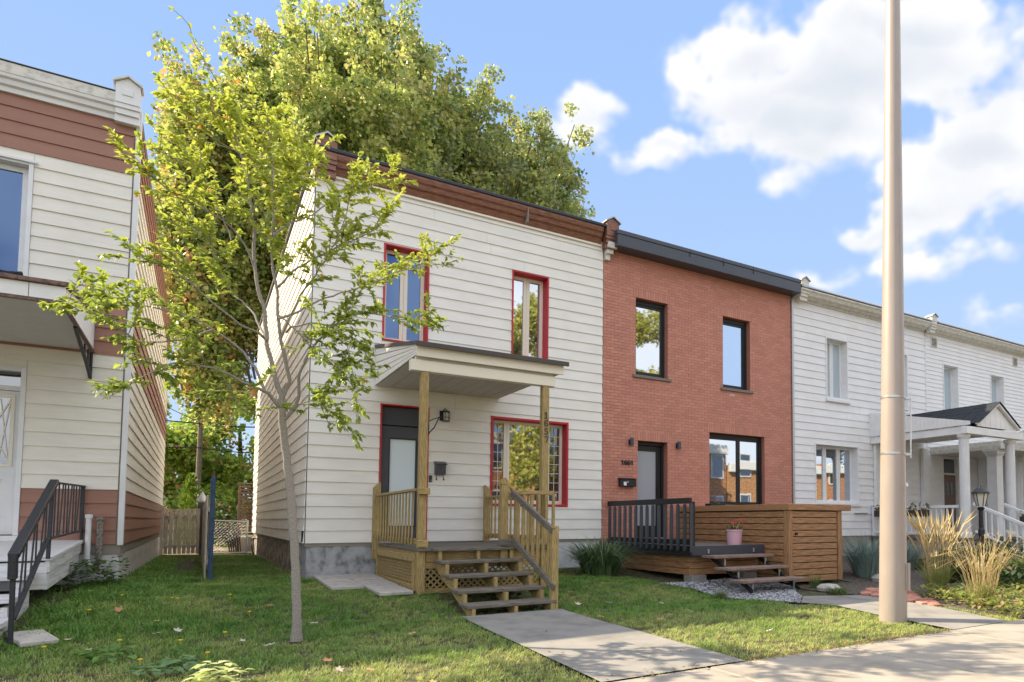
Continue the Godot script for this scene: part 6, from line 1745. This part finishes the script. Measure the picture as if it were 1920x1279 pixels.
# ------------------------------------------------------------------ planting
func front_garden() -> void:
	var g1 := leaf_mat("lily_blade", lin(0.13, 0.21, 0.09), 0.5, 0.5)
	var g2 := leaf_mat("blue_blade", lin(0.27, 0.36, 0.34), 0.4, 0.6)
	var g3 := leaf_mat("tuft_blade", lin(0.14, 0.19, 0.05), 0.5, 0.6)
	var g4 := leaf_mat("straw", lin(0.74, 0.60, 0.34), 0.7, 0.7)
	var g5 := leaf_mat("reed_green", lin(0.34, 0.38, 0.11), 0.6, 0.6)
	var items := [
		["daylily_clump", "arching dark green clump of daylily leaves at the corner of the cream house", Vector3(4.68, 0, 1.25), 560, 1.0, 0.9, 1.0, 0.026, g1],
		["blue_grass", "blue-grey oat grass clump between the cedar shed and the light pole", Vector3(9.7, 0, 3.2), 620, 1.15, 0.8, 0.75, 0.014, g2],
		["blue_grass_001", "blue-grey oat grass clump just right of the light pole", Vector3(11.6, 0, 2.6), 420, 0.95, 0.8, 0.8, 0.014, g2],
		["grass_tuft", "small yellow-green grass tuft at the foot of the cedar shed", Vector3(7.55, 0, 3.85), 110, 0.36, 0.22, 0.7, 0.008, g3],
		["grass_tuft_001", "low green grass mound hanging over the concrete path", Vector3(7.0, 0, 4.85), 260, 0.26, 0.45, 1.2, 0.008, g3],
		["grass_tuft_002", "tuft of lawn grass left long beside the black deck steps", Vector3(5.15, 0, 4.2), 140, 0.24, 0.3, 0.7, 0.007, g3]]
	for e in items:
		var at: Vector3 = e[2]
		at.y = gy(at.x, at.z)
		var r := thing(e[0], e[1], "ornamental grass", at)
		clump(r, "blades", at, e[3], e[4], e[5], e[6], e[7], e[8])
		if e[0] == "daylily_clump": clump(r, "dry_stems", at, 12, 1.0, 0.3, 0.25, 0.007, g4)
	# feather reed grass: green foot, straw stems with plumes
	for e in [["reed_grass", "tall feather reed grass with straw plumes right of the light pole", Vector3(8.75, 0, 5.45), 95, 1.30, 0.34, 0.2, true], ["reed_grass_001", "loose bleached fountain grass leaning over the path edge", Vector3(7.95, 0, 6.75), 110, 0.98, 0.5, 0.45, false]]:
		var at: Vector3 = e[2]
		at.y = gy(at.x, at.z)
		var r := thing(e[0], e[1], "ornamental grass", at)
		clump(r, "blades", at, 330 if e[7] else 200, 0.72 if e[7] else 0.5, 0.4, 0.5, 0.009, g5)
		var st := sts()
		for i in e[3]:
			var a := rnd(0, TAU); var q := sqrt(rnd(0, 1)); var lean: float = e[5]
			var b := at + Vector3(cos(a), 0, sin(a)) * 0.15 * q
			var h: float = e[4] * rnd(0.72, 1.08)
			var tip: Vector3 = b + Vector3(cos(a) * lean * q * rnd(0.6, 1.2), h, sin(a) * lean * q * rnd(0.6, 1.2)) + Vector3(rnd(-0.1, 0.1), 0, rnd(-0.1, 0.1)) * e[4]
			var mid := b.lerp(tip, 0.5) + Vector3(0, 0.05, 0) - Vector3(tip.x - b.x, 0, tip.z - b.z) * 0.18
			st.set_color(Color(1, 1, 1).lerp(Color(0.62, 0.58, 0.40), rnd(0, 1)))
			var sway := Vector3(rnd(-1, 1), 0, rnd(-1, 1)) * 0.07 * h
			var q3: Vector3 = mid.lerp(tip, 0.55) + sway * 0.6 + Vector3(0, 0.04, 0)
			tip += sway * 1.6 - Vector3(0, sway.length() * 0.5, 0)
			if not e[7] and rnd(0, 1) < 0.3: tip += Vector3(cos(a), 0, sin(a)) * 0.18 - Vector3(0, 0.22, 0)
			stube(st, [b, mid, q3, tip], [0.0026, 0.0022, 0.002, 0.0016], 3)
			if e[7]:
				var d: Vector3 = (tip - q3).normalized()
				stube(st, [tip - d * 0.30, tip - d * 0.2, tip - d * 0.08, tip + d * 0.05], [0.003, 0.011, 0.009, 0.001], 5)
			elif rnd(0, 1) < 0.6:
				for k in 5: blade(st, tip, Vector3(rnd(-1, 1), 0, rnd(-1, 1)).normalized(), rnd(0.06, 0.14), 0.5, 0.006, 2)
				blade(st, mid, Vector3(cos(a), 0, sin(a)), rnd(0.25, 0.5), 1.0, 0.008, 4)
		done(r, "plumes", st, g4)
	# leafy shrubs by the white porch steps
	for e in [["leafy_shrub", "dark leafy shrub at the right edge in front of the porch steps", Vector3(12.4, 0, 4.6), 1.0, 0.85], ["leafy_shrub_001", "dark green shrub under the lantern post", Vector3(11.0, 0, 4.4), 0.55, 0.75], ["leafy_shrub_002", "low leafy shrub between the reed grass and the white porch", Vector3(12.6, 0, 3.3), 0.9, 0.4], ["leafy_shrub_003", "reddish-tipped shrub filling the lower right corner bed", Vector3(10.6, 0, 5.9), 0.85, 0.62]]:
		var at: Vector3 = e[2]
		at.y = gy(at.x, at.z)
		var r := thing(e[0], e[1], "shrub", at)
		for i in 7:
			var d: Vector3 = Vector3(rnd(-1, 1), 0, rnd(-1, 1)) * 0.5 * e[3]
			tube(r, "stem", [at, at + d * 0.5 + Vector3(0, e[4] * 0.5, 0), at + d + Vector3(0, e[4] * 0.85, 0)], [0.014, 0.01, 0.005], M.dark_bark, 5)
		var xf := []; var cs := []
		for i in 900:
			var a := rnd(0, TAU); var q := sqrt(rnd(0, 1)); var yy := rnd(0.05, 1.0) * sqrt(1.0 - q * q * 0.75)
			var p := at + Vector3(cos(a) * q * e[3], yy * e[4], sin(a) * q * e[3])
			xf.append(Transform3D((Basis(Vector3.UP, rnd(0, TAU)) * Basis(Vector3.RIGHT, rnd(-0.4, 0.9))).scaled(Vector3.ONE * rnd(0.6, 1.2)), p))
			cs.append(green(Color(0.035, 0.075, 0.02), Color(0.10, 0.16, 0.04)) if rnd(0, 1) > 0.08 else Color(0.35, 0.22, 0.12))
		multi(r, "foliage", leaf_mesh(0.13, 0.075, 0.25, 0.3), M.leaf, xf, cs)
	var tt := Vector3(17.9, 0, 3.3)
	var st2 := thing("corner_tree", "leafy small tree cut by the right edge above the stucco porch", "tree", tt)
	tube(st2, "trunk", [tt, tt + Vector3(0.1, 1.6, 0), tt + Vector3(0.1, 2.8, 0)], [0.06, 0.05, 0.03], M.dark_bark, 8)
	var ll := []
	for i in 10: ll.append([tt + Vector3(rnd(-0.2, 0.9), rnd(2.5, 4.6), rnd(-0.5, 0.5)), Vector3(0.35, 0.4, 0.35), 1.0])
	crown(st2, "crown", ll, 60, cluster_mesh(5, 0.09, 0.11, 0.08, 14), func(_p: Vector3) -> Color: return green(Color(0.05, 0.10, 0.025), Color(0.14, 0.2, 0.05)))
	# lantern on a post
	var c := Vector3(11.15, gy(11.15, 4.8), 4.8)
	var l := thing("post_lantern", "black post lantern with pale panes in front of the white porch steps", "lantern", c)
	lathe(l, "post", c, [[0.05, 0.0], [0.05, 0.9], [0.062, 0.92], [0.062, 1.0], [0.042, 1.04], [0.04, 1.38], [0.075, 1.42], [0.05, 1.45]], M.black, 16)
	var y := c.y + 1.46
	for k in 6:
		var a0 := TAU * k / 6; var a1 := TAU * (k + 1) / 6
		var q := sts()
		quad(q, c + Vector3(cos(a1) * 0.075, 1.46, sin(a1) * 0.075), c + Vector3(cos(a0) * 0.075, 1.46, sin(a0) * 0.075), c + Vector3(cos(a0) * 0.135, 1.71, sin(a0) * 0.135), c + Vector3(cos(a1) * 0.135, 1.71, sin(a1) * 0.135))
		done(l, "pane", q, M.lamp_glass)
		bar(l, "frame_bar", c + Vector3(cos(a0) * 0.078, 1.46, sin(a0) * 0.078), c + Vector3(cos(a0) * 0.138, 1.71, sin(a0) * 0.138), 0.014, 0.014, M.black, 0.002)
	lathe(l, "roof", c + Vector3(0, 1.71, 0), [[0.0, 0.0], [0.17, 0.0], [0.165, 0.025], [0.09, 0.09], [0.05, 0.12], [0.045, 0.13], [0.015, 0.15], [0.018, 0.17], [0.0, 0.20]], M.black, 18)
	# pale stones and a half-buried brick in the bed
	for e in [["garden_rock", "pale flat rock under the blue grass", Vector3(9.55, 0, 3.75), 0.26], ["garden_rock_001", "rounded grey rock at the edge of the gravel by the shed", Vector3(7.5, 0, 4.2), 0.2]]:
		var at: Vector3 = e[2]
		at.y = gy(at.x, at.z)
		var sp := sts(); var r: float = e[3]
		slathe(sp, at, [[0.0, -0.05], [r, 0.0], [r * 1.05, r * 0.25], [r * 0.7, r * 0.5], [0.0, r * 0.58]], 9)
		var ro := done(self, e[0], sp, M.slab)
		tag(ro, e[1], "rock")

# ------------------------------------------------------------------ lawn
func on_lawn(x: float, z: float) -> float:
	var p := Vector2(x, z)
	if z > 7.82 + 0.05 * sin(x * 5.0) + 0.03 * sin(x * 13.0): return 0.0
	if x < -2.25 and z < 0.05: return 0.0
	if x > -0.02 and z < 0.05: return 0.0
	if z < -11.4: return 0.0
	var pj := p + Vector2(RNG.randfn(0, 0.022), RNG.randfn(0, 0.022))
	if in_poly(pj, WALK) or in_poly(pj, PATH) or in_poly(p, GRAVEL): return 0.0
	if Vector2(x + 0.57, z - 4.75).length() < 0.20: return 0.35
	if x > 1.0 and x < 3.05 and z < 2.75: return 0.0
	if x > 1.25 and x < 2.5 and z < 4.3: return 0.15
	if x > 0.14 and x < 1.03 and z < 1.92: return 0.0
	if x > 0.57 and x < 1.03 and z < 2.75: return 0.0
	if x < -2.6 and z < 2.7: return 0.06
	if x < -2.7 and z < 4.0: return 0.25
	if x > 5.6 and z < 5.4: return 0.0
	if x > 7.2: return 0.0
	if x > 5.0 and z < 2.9: return 0.0
	if x > 3.6 and x < 5.2 and z < 1.6: return 0.25
	if z < 0.0:
		var bare := smoothstep(0.45, 0.1, absf(x + 1.6)) * smoothstep(-1.5, -3.0, z)
		return 0.75 - 0.65 * bare
	return 1.0

func lawn() -> void:
	var dry := FastNoiseLite.new(); dry.seed = 77; dry.frequency = 0.55; dry.fractal_octaves = 3
	var tuft := sts()
	for i in 9:
		var a := rnd(0, TAU)
		tuft.set_color(Color(1, 1, 1).lerp(Color(0.7, 0.72, 0.6), rnd(0, 1)))
		blade(tuft, Vector3(rnd(-0.03, 0.03), -0.004, rnd(-0.03, 0.03)), Vector3(cos(a), 0, sin(a)) * rnd(0.4, 1.3), rnd(0.035, 0.062), 0.5, 0.0055, 2)
	var tm := tuft.commit()
	var xf := []; var cs := []
	var tries := 0
	while tries < 120000:
		tries += 1
		var x := rnd(-5.5, 7.2); var z := rnd(-11.4, 7.9)
		if z < 0.0 and rnd(0, 1) < 0.45: continue
		var k := on_lawn(x, z)
		if rnd(0, 1) > k: continue
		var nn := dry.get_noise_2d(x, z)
		var d := clampf(0.14 + nn * 0.85 + smoothstep(4.6, 6.2, z) * 0.62, 0.0, 1.0)  # front strip: sunlit yellow put into the colour, over random dry patches
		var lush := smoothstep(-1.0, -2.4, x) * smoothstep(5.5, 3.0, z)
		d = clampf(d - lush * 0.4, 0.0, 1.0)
		var pn := dry.get_noise_2d(x * 3.1 + 40.0, z * 3.1)
		if pn < -0.42 and rnd(0, 1) < 0.75: continue
		var s := rnd(0.65, 1.25) * (1.0 + 0.55 * lush) * (1.0 + 0.7 * maxf(0.0, pn)) * (1.0 - 0.25 * d)
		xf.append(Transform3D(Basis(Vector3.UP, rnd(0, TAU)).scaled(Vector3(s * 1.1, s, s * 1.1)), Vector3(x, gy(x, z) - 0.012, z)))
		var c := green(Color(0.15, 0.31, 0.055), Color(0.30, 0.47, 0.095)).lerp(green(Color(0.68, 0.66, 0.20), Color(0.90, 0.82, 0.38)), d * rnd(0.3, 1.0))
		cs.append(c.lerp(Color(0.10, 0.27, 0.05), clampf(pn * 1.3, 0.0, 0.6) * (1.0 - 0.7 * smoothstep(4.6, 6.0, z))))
	tag(multi(self, "grass", tm, M.grass, xf, cs), "mown lawn, green with dry patches, sunlit yellow put into its colour by the sidewalk", "grass", "", "stuff")
	# ground cover in the bed at the lower right
	var gx := []; var gc := []
	for i in 5200:
		var x := rnd(6.9, 12.0); var z := rnd(5.6, 8.0)
		var edge := 6.95 + (7.85 - z) * 0.42
		if x < edge or z > 7.86 - maxf(0.0, (x - 9.0)) * 0.02: continue
		gx.append(Transform3D(Basis(Vector3.UP, rnd(0, TAU)) * Basis(Vector3.RIGHT, rnd(-0.9, 0.5)), Vector3(x, gy(x, z) + rnd(0.0, 0.16), z)))
		gc.append(green(Color(0.13, 0.20, 0.03), Color(0.36, 0.38, 0.08)) if rnd(0, 1) < 0.8 else Color(0.42, 0.30, 0.16))
	tag(multi(self, "ground_cover", leaf_mesh(0.09, 0.045), M.leaf, gx, gc), "low yellow-green ground cover spilling over the sidewalk edge", "ground cover", "", "stuff")
	# litter of small dead leaves along the sidewalk edge
	var lx := []; var lc := []
	for i in 1500:
		var x := rnd(-3.0, 5.6)
		var z := 7.80 + RNG.randfn(0.0, 0.05)
		if rnd(0, 1) < 0.25: z = rnd(4.5, 7.8)
		if x > 1.1 and x < 2.6 and rnd(0, 1) < 0.8: continue
		lx.append(Transform3D(Basis(Vector3.UP, rnd(0, TAU)) * Basis(Vector3.RIGHT, rnd(-0.5, 0.5)), Vector3(x, gy(x, z) + rnd(0.012, 0.03), z)))
		lc.append(green(Color(0.26, 0.14, 0.07), Color(0.42, 0.30, 0.16)))
	tag(multi(self, "leaf_litter", leaf_mesh(0.035, 0.02), M.leaf, lx, lc), "crumbs of dry leaves along the lawn edge", "leaf litter", "", "stuff")
	# broad-leaved weeds
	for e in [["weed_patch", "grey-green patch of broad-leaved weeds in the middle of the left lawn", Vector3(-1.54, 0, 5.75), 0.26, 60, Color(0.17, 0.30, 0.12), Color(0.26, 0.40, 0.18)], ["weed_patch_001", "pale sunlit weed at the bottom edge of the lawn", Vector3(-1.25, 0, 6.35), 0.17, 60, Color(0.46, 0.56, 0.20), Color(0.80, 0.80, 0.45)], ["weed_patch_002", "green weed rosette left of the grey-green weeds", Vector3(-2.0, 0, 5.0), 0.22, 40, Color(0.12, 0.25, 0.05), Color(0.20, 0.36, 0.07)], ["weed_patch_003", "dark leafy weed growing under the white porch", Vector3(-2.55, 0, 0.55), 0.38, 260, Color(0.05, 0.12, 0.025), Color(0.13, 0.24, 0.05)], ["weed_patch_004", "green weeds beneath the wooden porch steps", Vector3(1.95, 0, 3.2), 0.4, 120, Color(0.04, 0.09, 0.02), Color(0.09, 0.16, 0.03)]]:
		var at: Vector3 = e[2]
		at.y = gy(at.x, at.z)
		var r := thing(e[0], e[1], "weed", at)
		var wx := []; var wc := []
		for i in e[4]:
			var a := rnd(0, TAU); var q := sqrt(rnd(0, 1))
			var up := 0.34 if e[0] == "weed_patch_003" else (0.13 if e[0] == "weed_patch_001" else 0.05)
			wx.append(Transform3D((Basis(Vector3.UP, rnd(0, TAU)) * Basis(Vector3.RIGHT, rnd(-0.5, 0.3))).scaled(Vector3.ONE * rnd(0.7, 1.3)), at + Vector3(cos(a) * q * e[3], rnd(0.015, up + 0.02), sin(a) * q * e[3] * 1.2)))
			wc.append(green(e[5], e[6]))
		multi(r, "leaves", leaf_mesh(0.085, 0.06, 0.2, 0.2), M.leaf, wx, wc)

func litter() -> void:
	# single fallen leaves and dandelions, each one a thing
	var cols := [lin(0.50, 0.42, 0.33), lin(0.40, 0.20, 0.10), lin(0.50, 0.46, 0.40), lin(0.46, 0.30, 0.12)]
	var ms := []
	for i in 4:
		var m := mat("dead_leaf%d" % i, cols[i], 0.8); ms.append(m)
	var star := sts()
	for k in 5:
		var a := TAU * k / 5
		var b := Basis(Vector3.UP, a)
		var l := 0.055 if k == 0 else 0.042
		quad(star, b * Vector3(-0.012, 0.004, 0.0), b * Vector3(0, 0.006, 0.0) + Vector3.ZERO, b * Vector3(0.004, 0.012, l), b * Vector3(-0.014, 0.003, l * 0.55))
		quad(star, b * Vector3(0, 0.006, 0.0), b * Vector3(0.012, 0.004, 0.0), b * Vector3(0.014, 0.003, l * 0.55), b * Vector3(0.004, 0.012, l))
	var sm := star.commit()
	var spots := []
	for i in 44:
		spots.append(Vector2(rnd(-2.4, 5.0), rnd(2.9, 7.4)))
	var n := 0
	for s in spots:
		if on_lawn(s.x, s.y) < 0.9: continue
		var o := put(self, "fallen_leaf" if n == 0 else "fallen_leaf_%03d" % n, sm, ms[n % 4], Vector3(s.x, gy(s.x, s.y) + 0.035, s.y), (Basis(Vector3.UP, rnd(0, TAU)) * Basis(Vector3.RIGHT, rnd(-0.5, 0.5))).scaled(Vector3.ONE * rnd(0.7, 1.25)))
		tag(o, ["pale beige", "rust-brown", "whitish", "tan"][n % 4] + " dry fallen leaf lying on the grass", "leaf", "fallen leaves on the lawn")
		n += 1
	var ym := mat("dandelion", lin(0.80, 0.55, 0.02), 0.7)
	var fl := sts()
	slathe(fl, Vector3(0, 0.040, 0), [[0.0, 0.0], [0.017, 0.004], [0.019, 0.012], [0.0, 0.016]], 9)
	stube(fl, [Vector3.ZERO, Vector3(0.002, 0.040, 0)], [0.002, 0.002], 4)
	var fm := fl.commit()
	n = 0
	for e in [Vector2(-1.62, 2.55), Vector2(-1.57, 2.6), Vector2(-1.05, 2.3), Vector2(-2.3, 3.1), Vector2(-1.15, 4.3), Vector2(-1.5, 4.6), Vector2(-2.45, 4.5), Vector2(-1.95, 4.45), Vector2(-1.3, 5.3), Vector2(-1.75, 5.4), Vector2(-2.1, 2.2), Vector2(-0.9, 3.4)]:
		var o := put(self, "dandelion" if n == 0 else "dandelion_%03d" % n, fm, ym, Vector3(e.x, gy(e.x, e.y), e.y), Basis(Vector3.UP, rnd(0, TAU)))
		tag(o, "yellow dandelion flower in the left lawn", "flower", "dandelions in the lawn")
		n += 1
